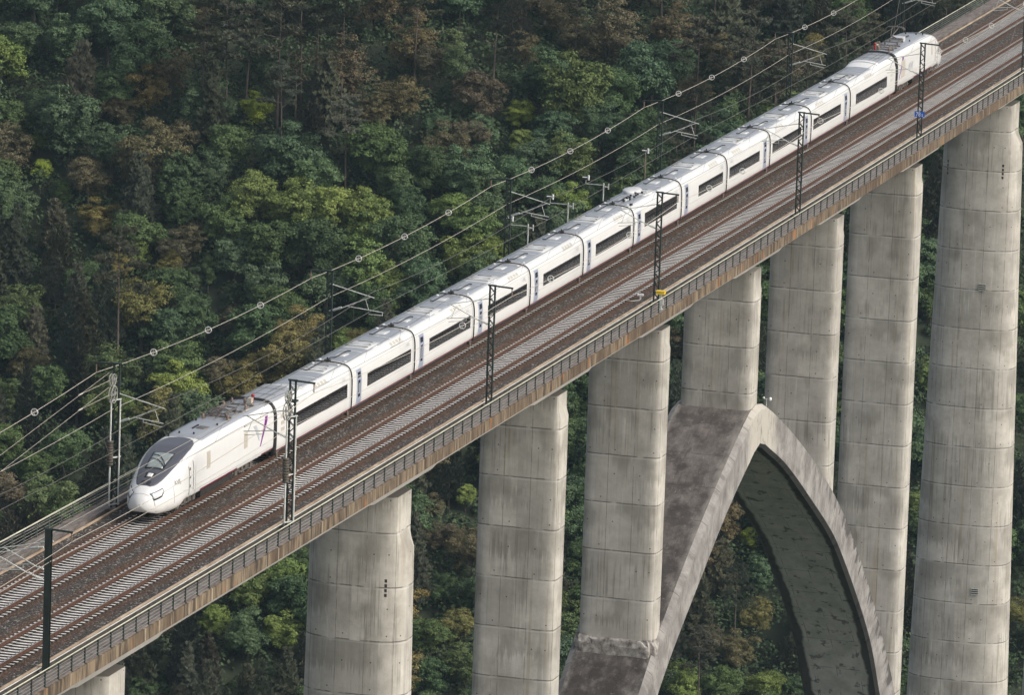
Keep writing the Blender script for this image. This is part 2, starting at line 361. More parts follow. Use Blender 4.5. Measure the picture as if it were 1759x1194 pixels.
def pier(p):
    xc, W, T, e, ty, tx, big, foot = p; N = 64; mb = MB(); top = -4.80
    flare0, flare1 = (-7.2, -8.4) if big else (-5.85, -6.45)
    zs = [top, top-.5, flare0, flare1]; z = flare1
    while z-6 > foot: z -= 6; zs.append(z)
    zs.append(foot)
    clip = 2.80 if big else 2.68
    rows = []; uvs = []
    for z in zs:
        w_ = W+ty*(flare1-z if z < flare1 else 0); t_ = T+tx*(flare1-z if z < flare1 else 0)
        c = clip if z >= flare0-.01 else 99
        r = []
        for i in range(N):
            a = 2*math.pi*i/N+math.pi      # starts at the -X side
            ca, sa = math.cos(a), math.sin(a)
            x = t_*math.copysign(abs(ca)**(2/e), ca); y = w_*math.copysign(abs(sa)**(2/e), sa)
            # a slight crown on the broad faces
            y = max(-c, min(c, y)); r.append((xc+x, y+off(xc), z))
        rows.append(r)
    vs = []; uv = []
    for r in rows:
        L = [0]
        for i in range(N): L.append(L[-1]+(Vector(r[i])-Vector(r[(i+1) % N])).length)
        tot = L[-1]
        for i in range(N+1):
            u = L[i] if i <= N//2 else L[i]-tot
            vs.append(r[i % N]); uv.append((u if i <= N//2 else u, r[0][2]))
        # duplicated seam vertex sits on the far side of the pier
    n = N+1; fs = []; fuv = []
    for k in range(len(rows)-1):
        for i in range(N):
            fs.append((k*n+i, k*n+i+1, (k+1)*n+i+1, (k+1)*n+i))
    o0 = len(mb.v); mb.v += vs
    for f in fs:
        mb.f.append([o0+q for q in f]); mb.m.append(0); mb.sm.append(True)
        us = [uv[q] for q in f]
        if max(u[0] for u in us)-min(u[0] for u in us) > 4: us = [(u[0]+(99 if u[0] < 0 else 0)*0, u[1]) for u in us]
        mb.uv.append(us)
    mb.add([rows[0][i] for i in range(N)], [tuple(range(N))])
    me = mb.mesh('pier', [M['pier'], M['trough']])
    o = mkobj('pier', me); o.parent = via; o.location = (-75, 0, 0); fixn(o)
    for pl in o.data.polygons:                                      # crisp head edges, smooth shaft
        pl.use_smooth = True
    md = o.modifiers.new('edges', 'EDGE_SPLIT'); md.split_angle = R(26)
    b = MB()
    for dy in (-1.6, 1.6): b = MB(); b.box(xc-.4, xc+.4, dy+off(xc)-.35, dy+off(xc)+.35, -4.80, -4.37); b.build('bearing', M['trough'], o)
    return o
PO = [pier(p) for p in PIERS]
def slot(pi, pts, wd, ht, mt, side='front', name='vent_slot'):
    xc, W, T, e, ty, tx, big, foot = PIERS[pi]
    for (a, z) in pts:
        b = MB(); w_ = W+ty*max(0, -8.4-z); t_ = T+tx*max(0, -8.4-z)
        if side == 'front':
            x = xc-t_*(1-abs(a/w_)**e)**(1/e); b.box(x-.02, x+.25, a-wd/2+off(xc), a+wd/2+off(xc), z-ht/2, z+ht/2)
        else:
            y = -w_*(1-abs((a-xc)/t_)**e)**(1/e); b.box(a-wd/2, a+wd/2, y-.02+off(xc), y+.25+off(xc), z-ht/2, z+ht/2)
        o = b.build(name, mt, PO[pi])
for k in range(4):
    slot(1, [(-2.25, -10.3-.32*k)], .2, .2, M['trough']); slot(7, [(-2.3, -10.2-.36*k)], .22, .22, M['trough']); slot(7, [(2.75, -10.2-.36*k)], .14, .22, M['trough'])
slot(1, [(17.4, -15.6)], .5, .75, M['trough'], 'side', 'access_opening')
slot(7, [(197.4, -14.2)], .5, .8, M['trough'], 'side', 'access_opening')
def grille(pi, a, z):
    xc, W, T, e, ty, tx, big, foot = PIERS[pi]; w_ = W+ty*max(0, -8.4-z); t_ = T+tx*max(0, -8.4-z)
    x = xc-t_*(1-abs(a/w_)**e)**(1/e)-.05; b = MB(); y = a+off(xc)
    b.box(x, x+.3, y-.30, y+.30, z-.30, z+.30)
    for k in range(4): b.cur = 1; b.box(x-.05, x, y-.33, y+.33, z-.30+.18*k, z-.24+.18*k)
    b.build('inspection_grille', [M['trough'], M['galv']], PO[pi])
def footing(pi, zt):
    xc, W, T = PIERS[pi][:3]; fr_ = random.Random(pi); b = MB(); N = 40; rows = []
    for k, (g0, z) in enumerate(((.05, zt), (.20, zt-.12), (.32, zt-.5), (.42, zt-1.75))):
        r = []
        for i in range(N):
            a = 2*math.pi*i/N; ca, sa = math.cos(a), math.sin(a); j = fr_.uniform(-.09, .09) if k else fr_.uniform(-.05, .05)
            r.append((xc+(T+g0+j)*math.copysign(abs(ca)**.35, ca), (min(W+g0, 3.3)+j)*math.copysign(abs(sa)**.35, sa)+off(xc), z+fr_.uniform(-.10, .10)))
        rows.append(r)
    vs = [p for r in rows for p in r]; uv = [(p[0]*1.0, p[1]) for p in vs]
    b.add(vs, [(k*N+i, k*N+(i+1) % N, (k+1)*N+(i+1) % N, (k+1)*N+i) for k in range(3) for i in range(N)], uv)
    b.add(rows[0], [tuple(range(N))], uv[:N]); fixn(b.build('pier_footing', M['foot'], PO[pi]))
footing(3, -28.15)
grille(7, -1.05, -21.3); grille(7, -1.75, -49.2)

# arch: two straight-ish limbs meeting in a point under the middle pier
AX = 105.0
OUT = [(0, -15.45), (1.5, -15.62), (3.2, -16.2), (5, -16.95), (8.5, -18.5), (12.5, -20.4), (18.7, -23.6), (26.6, -28.3), (34.2, -34.1), (41.4, -40.6), (46.6, -46.0), (49.6, -49.6), (57, -60), (65, -74), (74, -94), (84, -128)]
INN = [(0, -18.75), (1.5, -19.1), (3.2, -19.8), (7.3, -21.5), (11, -23.3), (15.3, -25.6), (23.6, -30.2), (28, -33.2), (35, -38.9), (40, -43.6), (43.5, -48.2), (50, -57), (58, -71), (66, -90), (75, -128)]
def interp(T_, d):
    for (a, za), (b, zb) in zip(T_, T_[1:]):
        if d <= b: return za+(zb-za)*(d-a)/(b-a)
    return T_[-1][1]
def smoothprof(T_):
    pts = []
    n = len(T_)
    for i in range(n-1):
        p0 = T_[i-1] if i else (-T_[1][0], T_[1][1]); p1 = T_[i]; p2 = T_[i+1]; p3 = T_[i+2] if i+2 < n else (2*T_[-1][0]-T_[-2][0], 2*T_[-1][1]-T_[-2][1])
        for k in range(5):
            t = k/5; t2 = t*t; t3 = t2*t
            pts.append(tuple(.5*((2*p1[j])+(-p0[j]+p2[j])*t+(2*p0[j]-5*p1[j]+4*p2[j]-p3[j])*t2+(-p0[j]+3*p1[j]-3*p2[j]+p3[j])*t3) for j in (0, 1)))
    pts.append(T_[-1]); return pts
def full(T_):
    h = smoothprof(T_); return [(AX-d, z) for d, z in reversed(h[1:])]+[(AX+d, z) for d, z in h]
def resample(P, n):
    L = [0]
    for a, b in zip(P, P[1:]): L.append(L[-1]+math.hypot(b[0]-a[0], b[1]-a[1]))
    out = []; k = 0
    for i in range(n):
        s_ = L[-1]*i/(n-1)
        while k < len(L)-2 and L[k+1] < s_: k += 1
        t = (s_-L[k])/max(1e-9, L[k+1]-L[k]); out.append((P[k][0]+(P[k+1][0]-P[k][0])*t, P[k][1]+(P[k+1][1]-P[k][1])*t))
    return out, L[-1]
Po, Lo = resample(full(OUT), 161); Pi_, Li = resample(full(INN), 161)
mb = MB(); HW = 3.35; oy = off(AX)
def strip(ptsA, ptsB, mi, va, vb):
    vs = []; uv = []
    for i, (a, b) in enumerate(zip(ptsA, ptsB)):
        u = Lo*i/160; vs += [a, b]; uv += [(u, va), (u, vb)]
    mb.cur = mi; mb.add(vs, [(2*i, 2*i+2, 2*i+3, 2*i+1) for i in range(160)], uv, True)
CH = .45
def P3(p, y, dz=0, n=None): return (p[0], y+oy, p[1]+dz)
strip([P3(p, HW-CH) for p in Po], [P3(p, -HW+CH) for p in Po], 0, HW, -HW)
for s in (-1, 1):
    strip([P3(p, s*(HW-CH)) for p in Po], [P3(p, s*HW, -.32) for p in Po], 1, 0, -.45)
    strip([P3(p, s*HW, -.32) for p in Po], [P3(p, s*HW, .3) for p in Pi_], 1, -.45, -3.1)
    strip([P3(p, s*HW, .3) for p in Pi_], [P3(p, s*(HW-.3)) for p in Pi_], 2, -3.1, -3.5)
strip([P3(p, HW-.3) for p in Pi_], [P3(p, -HW+.3) for p in Pi_], 2, HW, -HW)
ar = mb.build('arch', [M['atop'], M['aside'], M['asoff']]); ar.parent = via; ar.location = (-75, 0, 0); fixn(ar)
md = ar.modifiers.new('edges', 'EDGE_SPLIT'); md.split_angle = R(30)

# ballast and tracks
g = MB(); secb = [(-5.01, -.20), (-4.5, -.22), (-3.75, -.26), (-3.3, -.34), (-1.4, -.34), (-.9, -.25), (-.4, -.20), (.4, -.20), (.9, -.25), (1.4, -.34), (3.3, -.34), (3.75, -.26), (4.5, -.22), (5.01, -.20)]
g.sweep(secb, XS, closed=False); bal = tag(g.build('ballast_bed', M['ballast']), kind='structure'); fixn(bal)
def sleeper_mesh():
    b = MB(); z0, z1 = -.42, -.185
    for (a, c) in ((-1.3, -.45), (-.45, .45), (.45, 1.3)):
        h = z1 if a != -.45 else z1-.03
        vs = [(-.14, a, z0), (.14, a, z0), (.14, c, z0), (-.14, c, z0), (-.12, a, h), (.12, a, h), (.12, c, h), (-.12, c, h)]
        b.cur = 0; b.add(vs, [(4, 5, 6, 7)]); b.cur = 2; b.add(vs, [(0, 3, 2, 1), (0, 1, 5, 4), (1, 2, 6, 5), (2, 3, 7, 6), (3, 0, 4, 7)])
    b.cur = 1
    for y in (-.87, .87):
        for d in (-.12, .12): b.box(-.07, .07, y+d-.05, y+d+.05, z1, z1+.035)
    return b.mesh('sleeper', [M['sleeper'], M['clip'], M['trough']])
SLM = sleeper_mesh()
RAILSEC = [(-.075, -.185), (.075, -.185), (.075, -.165), (.012, -.145), (.012, -.045), (.037, -.035), (.037, 0), (-.037, 0), (-.037, -.035), (-.012, -.045), (-.012, -.145), (-.075, -.165)]
def track(yc, label):
    t = tag(empty('railway_track', (0, yc, 0)), label, 'railway track')
    for s in (-1, 1):
        g = MB(); g.sweep([(yc+s*.87+y, z) for y, z in RAILSEC], frange(XA, XB, 2.))
        g.cur = 1; g.sweep([(yc+s*.87+y, z) for y, z in ((-.03, .0005), (.03, .0005), (.03, .004), (-.03, .004))], frange(XA, XB, 2.))
        g.build('rail', [M['rail'], M['railtop']], t, (0, -yc, 0))
    xs = [XA+.3+.6*i for i in range(int((XB-XA)/.6))]
    near = [x for x in xs if x > -73.5][:100]
    for x in near: mkobj('sleeper', SLM, t, (x, off(x), 0), rotz(x))
    b = MB()
    for x in xs:
        if x in near: continue
        for v in (0,):
            o = len(b.v); b.v += [(x+p.co.x, off(x)+p.co.y, p.co.z) for p in SLM.vertices]
            for pl in SLM.polygons: b.f.append([o+k for k in pl.vertices]); b.m.append(pl.material_index); b.sm.append(False); b.uv.append(None)
    tag(b.build('sleepers', [M['sleeper'], M['clip'], M['trough']], t), kind='stuff')
    return t
track(2.34, 'rusty railway track with pale sleepers that the white train runs on')
track(-2.34, 'empty rusty railway track with pale sleepers nearest the viewer, in front of the train')

# guard railings
def railing(s, label):
    Y = s*6.86; t = tag(empty('guard_railing', (0, Y, 0)), label, 'railing')
    g = MB(); g.path([wp(x, 0, .64) for x in XS], .034, 8); g.build('handrail', M['galvy'], t)
    for z in (-.13, .06, .25, .44):
        g = MB(); g.path([wp(x, .0, z) for x in XS], .013, 5); g.build('rail', M['galvd'], t)
    b = MB(); b.box(-.035, .035, -.04, .04, -.30, .60); b.cur = 0; b.box(-.10, .10, -.09, .09, -.325, -.295)
    pm = b.mesh('post', [M['lgreen'] if s > 0 else M['dgreen']])
    xs = [XA+1+2*i for i in range(int((XB-XA)/2)-1)]; near = [x for x in xs if x > -72][:100]
    for x in near: mkobj('post', pm, t, (x, off(x), 0), rotz(x))
    b = MB()
    for x in xs:
        if x in near: continue
        b.box(x-.035, x+.035, off(x)-.04, off(x)+.04, -.30, .60)
    tag(b.build('posts', [M['lgreen'] if s > 0 else M['dgreen']], t), kind='stuff')
railing(-1, 'weathered pipe railing along the near edge of the viaduct, above the stained fascia')
railing(1, 'weathered pipe railing along the far edge of the viaduct, behind the train')

# ================================================================== HIGH SPEED TRAIN
TY = 2.34; LA, LC, LB = 15.14, 13.14, 16.24
STD = [(.80, 0), (.93, .012), (.975, .05), (.995, .15), (1, .30), (1, .55), (.99, .68), (.965, .78), (.915, .865), (.83, .925), (.70, .962), (.5, .985), (.25, .996), (0, 1)]
def cr(P, k=3):
    out = []
    for i in range(len(P)-1):
        p0 = P[max(i-1, 0)]; p1 = P[i]; p2 = P[i+1]; p3 = P[min(i+2, len(P)-1)]
        for q in range(k):
            t = q/k
            out.append(tuple(.5*((2*p1[j])+(-p0[j]+p2[j])*t+(2*p0[j]-5*p1[j]+4*p2[j]-p3[j])*t*t+(-p0[j]+3*p1[j]-3*p2[j]+p3[j])*t**3) for j in (0, 1)))
    out.append(P[-1]); return out
STDS = cr(STD, 3); NS = len(STDS)
ELL = []
for i in range(NS):
    s_ = i/(NS-1)
    if s_ < .2: ELL.append((.80+.2*math.sin(s_/.2*math.pi/2), .30*(s_/.2)**1.3))
    else:
        t = (s_-.2)/.8*math.pi/2; ELL.append((math.cos(t)**.85, .30+.70*math.sin(t)**.95))
def lerp_t(T_, d):
    if d <= T_[0][0]: return T_[0][1]
    for (a, va), (b, vb) in zip(T_, T_[1:]):
        if d <= b:
            t = (d-a)/(b-a); return va+(vb-va)*t
    return T_[-1][1]
def sm_t(T_, d):
    return sum(lerp_t(T_, d+o)*k for o, k in ((-.25, .25), (0, .5), (.25, .25))) if d > .5 else lerp_t(T_, d)
ZT = [(0, 1.15), (.08, 1.42), (.25, 1.68), (.6, 1.95), (1.2, 2.28), (2, 2.66), (3, 3.07), (4.2, 3.44), (5.5, 3.70), (7, 3.86), (9, 3.93), (14, 3.94), (19.2, 3.90), (20, 3.88)]
ZB = [(0, 1.0), (.08, .82), (.3, .62), (.8, .48), (2, .42), (3.1, .42), (3.9, .78), (20, .82)]
class Car:
    """surface of a car body: profile at distance d from its left end (or from the nose)"""
    def __init__(s, kind, L, zt=3.56, raised=None): s.kind = kind; s.L = L; s.zt = zt; s.raised = raised; s.cache = {}
    def prof(s, d):
        k = round(d, 4)
        if k in s.cache: return s.cache[k]
        if s.kind == 'power':
            q = max(0., 1-d/5.); w_ = max(.12, 1.6*(1-q**3)**.5) if d < 5 else 1.6
            zt, zb = sm_t(ZT, d), lerp_t(ZB, d); b = max(0, min(1, 1-(d-.5)/5.2)); b = b*b*(3-2*b)
            r = [(((1-b)*a[0]+b*c[0])*w_, zb+((1-b)*a[1]+b*c[1])*(zt-zb)) for a, c in zip(STDS, ELL)]
        else:
            zt = s.zt
            if s.raised: zt = lerp_t(s.raised, d)
            f = (s.zt-.50)
            r = [(a[0]*1.6, .50+a[1]*f+(max(0, a[1]-.80)/.2)*(zt-s.zt)) for a in STDS]
        s.cache[k] = r; return r
    def top(s, d, y):                       # height of the roof at lateral y
        y = abs(y); r = s.prof(d); m = max(range(NS), key=lambda i: r[i][0])
        for a, b in zip(r[m:], r[m+1:]):
            if b[0] <= y <= a[0]: return a[1]+(b[1]-a[1])*((a[0]-y)/max(1e-6, a[0]-b[0]))
        return r[m][1] if y > r[m][0] else r[-1][1]
    def side(s, d, z):                      # half width at height z
        r = s.prof(d)
        for a, b in zip(r, r[1:]):
            if a[1] <= z <= b[1]: return a[0]+(b[0]-a[0])*((z-a[1])/max(1e-6, b[1]-a[1]))
        return r[0][0]
    def body(s, mb):
        ds = ([0, .03, .08, .15, .25, .4, .6, .85, 1.1]+[1.4+.3*i for i in range(15)]+frange(6, s.L, 1.)) if s.kind == 'power' else sorted(set([0, .05]+frange(.5, s.L-.5, 1.)+[s.L-.05, s.L]+([a for a, b in s.raised] if s.raised else [])))
        vs = []
        for d in ds:
            r = s.prof(d); ring = [(-y, z) for y, z in r]+[(y, z) for y, z in reversed(r[:-1])]
            k = .97 if (s.kind != 'power' and d in (0, s.L)) else 1
            vs += [(d, y*k, z if k == 1 else .5+(z-.5)*.985) for y, z in ring]
        n = 2*NS-1
        mb.add(vs, [(k*n+i, k*n+(i+1) % n, (k+1)*n+(i+1) % n, (k+1)*n+i) for k in range(len(ds)-1) for i in range(n)], None, True)
        mb.add(vs, [tuple(range(n)), tuple(range((len(ds)-1)*n, len(ds)*n))])
def patch_top(car, mb, d0, d1, ylo, yhi, h=.012, nd=None, ny=10, drop=None):
    nd = nd or max(2, int((d1-d0)/.35)); drop = drop or h*1.6
    g = []; n = ny+3
    for i in range(-1, nd+2):
        ii = min(max(i, 0), nd); d = d0+(d1-d0)*ii/nd; a, b = ylo(d), yhi(d)
        for j in range(-1, ny+2):
            jj = min(max(j, 0), ny); y = a+(b-a)*jj/ny; e = (i != ii) or (j != jj); z = car.top(d, y)
            dz = (car.top(d+.04, y)-z)/.04; nn = Vector((-dz, -(car.top(d, y+.02)-car.top(d, y-.02))/.04, 1)).normalized()
            g.append(Vector((d, y, z))+nn*(h-drop if e else h))
    mb.add(g, [(i*n+j, (i+1)*n+j, (i+1)*n+j+1, i*n+j+1) for i in range(nd+2) for j in range(ny+2)], None, True)
def patch_side(car, mb, sgn, x0, x1, z0, z1, h=.012, shear=0, drop=None, xf=None):
    """panel on the side wall; sgn -1 = towards the viewer. shear moves the top edge along x."""
    nz = max(2, int((z1-z0)/.12)); nx = max(1, int((x1-x0)/1.0)); g = []; drop = drop or h*1.6
    for j in range(-1, nz+2):
        jj = min(max(j, 0), nz); z = z0+(z1-z0)*jj/nz; sh = shear*jj/nz
        for i in range(-1, nx+2):
            ii = min(max(i, 0), nx); x = x0+sh+(x1-x0)*ii/nx; e = (i != ii) or (j != jj)
            if xf: x = xf(ii/nx, jj/nz)
            y = car.side(x, z)+(h-drop if e else h); g.append((x, sgn*y, z))
    n = nx+3; mb.add(g, [(j*n+i, j*n+i+1, (j+1)*n+i+1, (j+1)*n+i) for j in range(nz+2) for i in range(nx+2)], None, False)
train = tag(empty('high_speed_train', (0, TY, 0)), 'long white high speed train with a power car at each end, crossing the viaduct', 'train')
def carpart(name, x0, mb_list_parent=None): pass
FLIP = {}
def place(part, x0, L, flip):
    """put a part built in car coordinates (x = distance from its own end) on the line"""
    xc = x0+L/2; part.location = (xc, off(xc), 0); part.rotation_euler = (0, 0, rotz(xc)+(math.pi if flip else 0))
def local(mb, L):
    mb.v = [(x-L/2, y, z) for x, y, z in mb.v]; return mb
def sub(mb, name, mats, parent, L): return fixn(local(mb, L).build(name, mats, parent))
def text_mesh(mb, txt, size, fn, ext=.0):
    cu = bpy.data.curves.new('t', 'FONT'); cu.body = txt; cu.size = size; cu.align_x = 'CENTER'; cu.resolution_u = 3
    o = bpy.data.objects.new('t', cu); COL.objects.link(o); dg = bpy.context.evaluated_depsgraph_get()
    me = bpy.data.meshes.new_from_object(o.evaluated_get(dg)); bpy.data.objects.remove(o)
    mb.add([fn(v.co.x, v.co.y) for v in me.vertices], [tuple(p.vertices) for p in me.polygons])
def bogie(parent, x, L, two=True, name='bogie'):
    b = MB(); xs = (-1.4, 1.4) if two else (0,)
    for s in (-1, 1):
        if two: b.box(x-1.9, x+1.9, s*1.05-.08, s*1.05+.08, .42, .66)
        for dx in xs:
            b.box(x+dx-.22, x+dx+.22, s*1.13-.10, s*1.13+.10, .30, .62); b.tube((x+dx, s*1.13, .62), (x+dx, s*1.13, .86), .09, 8)
        if two:
            b.tube((x-.35, s*1.2, .5), (x-.35, s*1.2, .95), .12, 8); b.tube((x+.35, s*1.2, .5), (x+.35, s*1.2, .95), .12, 8)
            b.box(x-.9, x+.9, s*1.2-.05, s*1.2+.05, .36, .46)
    if two: b.box(x-.5, x+.5, -1., 1., .4, .8)
    bo = sub(b, name, M['steel'], parent, L)
    for dx in xs:
        wmb = MB(); wmb.tube((x+dx, -.87, .46), (x+dx, .87, .46), .07, 8)
        for s in (-1, 1): wmb.lathe((x+dx, s*.87, .46), (0, 1, 0), [(-.07, .44), (-.06, .46), (.06, .46), (.07, .3)], 18)
        sub(wmb, 'wheelset', M['under'], parent, L)
def power_car(front):
    L = 19.9 if front else 19.9; car = Car('power', L); flip = not front
    x0 = -19.9 if front else 2*0+LA+10*LC+LB
    b = MB(); car.body(b); body = fixn(local(b, L).build('power_car', M['body'], train)); place(body, x0, L, flip)
    body['label'] = 'leading power car with dark nose mask' if front else 'trailing power car with raised pantograph'
    mk = [(.90, .34), (1.0, .52), (1.3, .68), (1.8, .84), (2.5, .98), (3.4, 1.12), (4.4, 1.20), (5.6, 1.20), (6.4, 1.10), (6.9, .88), (7.2, .55), (7.3, .2)]
    b = MB(); patch_top(car, b, .90, 7.3, lambda d: -lerp_t(mk, d), lambda d: lerp_t(mk, d), .010, 40, 16); sub(b, 'nose_mask', M['mask'], body, L)
    b = MB(); ws = lambda d: .50+.10*(d-2.55)/1.7
    patch_top(car, b, 2.45, 4.35, lambda d: -ws(d)-.09, lambda d: ws(d)+.09, .030, 10, 8); sub(b, 'windscreen_seal', M['black'], body, L)
    b = MB(); patch_top(car, b, 2.55, 4.25, lambda d: -ws(d), lambda d: ws(d), .045, 10, 8); wsn = sub(b, 'windscreen', M['wshield'], body, L)
    for k, (da, db) in enumerate(((2.60, 3.5), (2.75, 4.0))):
        b = MB(); pts = []
        for i in range(9):
            t = i/8; y = (-.62+1.15*t); d = da+(db-da)*math.sin(t*math.pi/2*1.1)*.9; pts.append(Vector((d, y, car.top(d, y)+.09)))
        b.path(pts, .022, 5); sub(b, 'wiper', M['black'], body, L)
    b = MB(); patch_top(car, b, 1.66, 1.98, lambda d: -.17, lambda d: .17, .03, 3, 4); sub(b, 'nose_badge', M['white'], body, L)
    b = MB(); b.cur = 0
    patch_top(car, b, 1.58, 2.04, lambda d: -.30, lambda d: .30, .018, 3, 4); sub(b, 'badge_plate', M['under'], body, L)
    b = MB()
    for a in (1.02, 1.13, 1.24):
        for s in (-1, 1): patch_top(car, b, a, a+.07, lambda d, s=s: min(s*.04, s*.30), lambda d, s=s: max(s*.04, s*.30), .022, 1, 3)
    sub(b, 'nose_grille', M['black'], body, L)
    for s in (-1, 1):
        b = MB(); c0, c1 = .52, 1.30
        lo = lambda d: .70*(car.side(d, 1.2))+.16*(d-c0)-.12*max(0, .75-d); hi = lambda d: .92*(car.side(d, 1.2))-.25*max(0, d-1.05)
        f1, f2 = (lambda d: lo(d)), (lambda d: hi(d))
        if s < 0: f1, f2 = (lambda d: -hi(d)), (lambda d: -lo(d))
        patch_top(car, b, c0-.035, c1+.05, (lambda d: f1(d)-.03), (lambda d: f2(d)+.03), .018, 6, 5)
        sub(b, 'headlight_surround', M['black'], body, L)
        b = MB(); patch_top(car, b, c0, c1, f1, f2, .032, 6, 5); sub(b, 'headlight', M['lamp'], body, L)
    # seam lines of the coupler cover
    b = MB(); pts = []
    for i in range(17):
        t = i/16*math.pi; y = .92*math.cos(t)*.92; z = .62+1.12*math.sin(t)**.55
        d = None
        for k in range(200):
            dd = .02+k*.02
            if car.top(dd, y) >= z and car.side(dd, min(z, car.prof(dd)[-1][1]-.01)) >= abs(y)-.0: d = dd; break
        pts.append(Vector(((d if d else .5)-.02, y*1.01, z)))
    b.path(pts, .013, 4); sub(b, 'coupler_cover_seam', M['seam'], body, L)
    # roof
    b = MB(); rw = 1.22
    patch_top(car, b, 7.4, 19.75, lambda d: -rw, lambda d: rw, .014, 13, 10); sub(b, 'roof_panel', M['grey'], body, L)
    b = MB(); patch_top(car, b, 9.75, 10.55, lambda d: -.62 if front else -.3, lambda d: -.02 if front else .3, .04, 2, 3); sub(b, 'roof_grille', M['steel'], body, L)
    b = MB(); b.box(9.6, 10.7, .12, .2, car.top(10, 0), car.top(10, 0)+.08)
    for (xx, yy) in ((8.2, .5), (8.3, -.4), (11.4, -.8), (7.4, .9), (12.3, .9)): b.tube((xx, yy, 3.8), (xx, yy, 4.02), .06, 8)
    sub(b, 'roof_fitting', M['black'], body, L)
    # side: door, vents, stripe, marks on both sides
    for s in (-1, 1):
        b = MB(); patch_side(car, b, s, 4.42, 5.02, 1.05, 3.0, .012); dr = sub(b, 'cab_door', M['body'], body, L)
        b = MB()
        for xx in (4.36, 5.08): patch_side(car, b, s, xx-.02, xx+.025, 1.0 if xx < 5 else 1.2, 3.0 if xx > 5 else 2.75, .018)
        for zz in (1.45, 2.0, 2.5): patch_side(car, b, s, 4.45, 4.62, zz, zz+.16, .022)
        sub(b, 'door_handrail', M['steel'], body, L)
        for k, (xx, wd, zz, ht) in enumerate(((7.45, .62, 2.0, 1.05), (14.2, .62, 1.95, 1.0)) if front else ((6.3, .5, 2.0, 1.1), (16.6, 1.3, 1.55, 1.45))):
            b = MB(); patch_side(car, b, s, xx, xx+wd, zz, zz+ht, .015); sub(b, 'side_vent', M['beige'], body, L)
        for q0, q1 in ((6.4, 13.1), (17.6, 19.8)): b = MB(); patch_side(car, b, s, q0, q1, .85, .99, .012); sub(b, 'stripe', M['red'], body, L)
        b = MB(); patch_side(car, b, s, 4.2, 19.8, 1.10, 1.115, .010); patch_side(car, b, s, 2.1, 5.0, 1.42, 1.432, .008)
        for xx in (2.2, 5.45): patch_side(car, b, s, xx, xx+.02, .9, 2.6, .008)
        sub(b, 'panel_seams', M['seam'], body, L)
        vt = 17.35 if s*(-1 if flip else 1) < 0 else 17.35
        # V mark: grey stroke and purple stroke; 'q' measures along the line from left to right for the viewer
        def X(q): return q if front else L-q   # q measured along +X of the line from the car's left end
        if front: pu = (17.15, .30, 1.50, 3.25, 1.05); gr = (17.00, -.0, 1.95, 3.05, -1.05); ww = .55
        else: pu = (1.05, .30, 1.50, 3.25, 1.30); gr = (.95, 0, 1.75, 3.0, -1.0); ww = .55
        for nm, (q, _, z0, z1, sh), mt in (('purple_stroke', pu, M['purple']), ('grey_stroke', gr, M['lgrey'])):
            b = MB()
            if front: fn = lambda a, c, q=q, sh=sh: q+ww*(.25+.75*c)*a*(1 if c < .9 else .9)+sh*c
            else: fn = lambda a, c, q=q, sh=sh: L-(q+ww*(.25+.75*c)*a+sh*c)
            patch_side(car, b, s, 0, .4, z0, z1, .014, xf=fn); sub(b, nm, mt, body, L)
        # lettering on the flank towards the viewer and the far one
        b = MB(); sz = .42 if front else 1.05; cx = 2.75 if front else L-5.4; zc = 1.95 if front else 1.75
        dirx = (1 if s < 0 else -1)
        def tf(a, c, s=s, cx=cx, zc=zc, dirx=dirx): return (cx+dirx*a, s*(car.side(cx+dirx*a, zc+c)+.02), zc+c)
        text_mesh(b, 'AVE', sz, tf); local(b, L).build('lettering', M['lgrey'] if not front else M['steel'], body)
    b = MB(); b.box(4.0, 19.7, -1.25, 1.25, .72, .9); b.box(7.0, 12.8, -1.38, 1.38, .34, .80); b.box(.9, 3.2, -.9, .9, .28, .45); sub(b, 'underframe', M['under'], body, L)
    b = MB(); b.tube((.5, 0, .35), (1.2, 0, .38), .12, 8); b.path([Vector((.75, -1.0, .32)), Vector((.35, -.5, .25)), Vector((.3, 0, .24)), Vector((.35, .5, .25)), Vector((.75, 1.0, .32))], .05, 6); sub(b, 'rail_guard', M['under'], body, L)
    bogie(body, 4.9, L); bogie(body, 15.3, L)
    return body, car, x0, L, flip
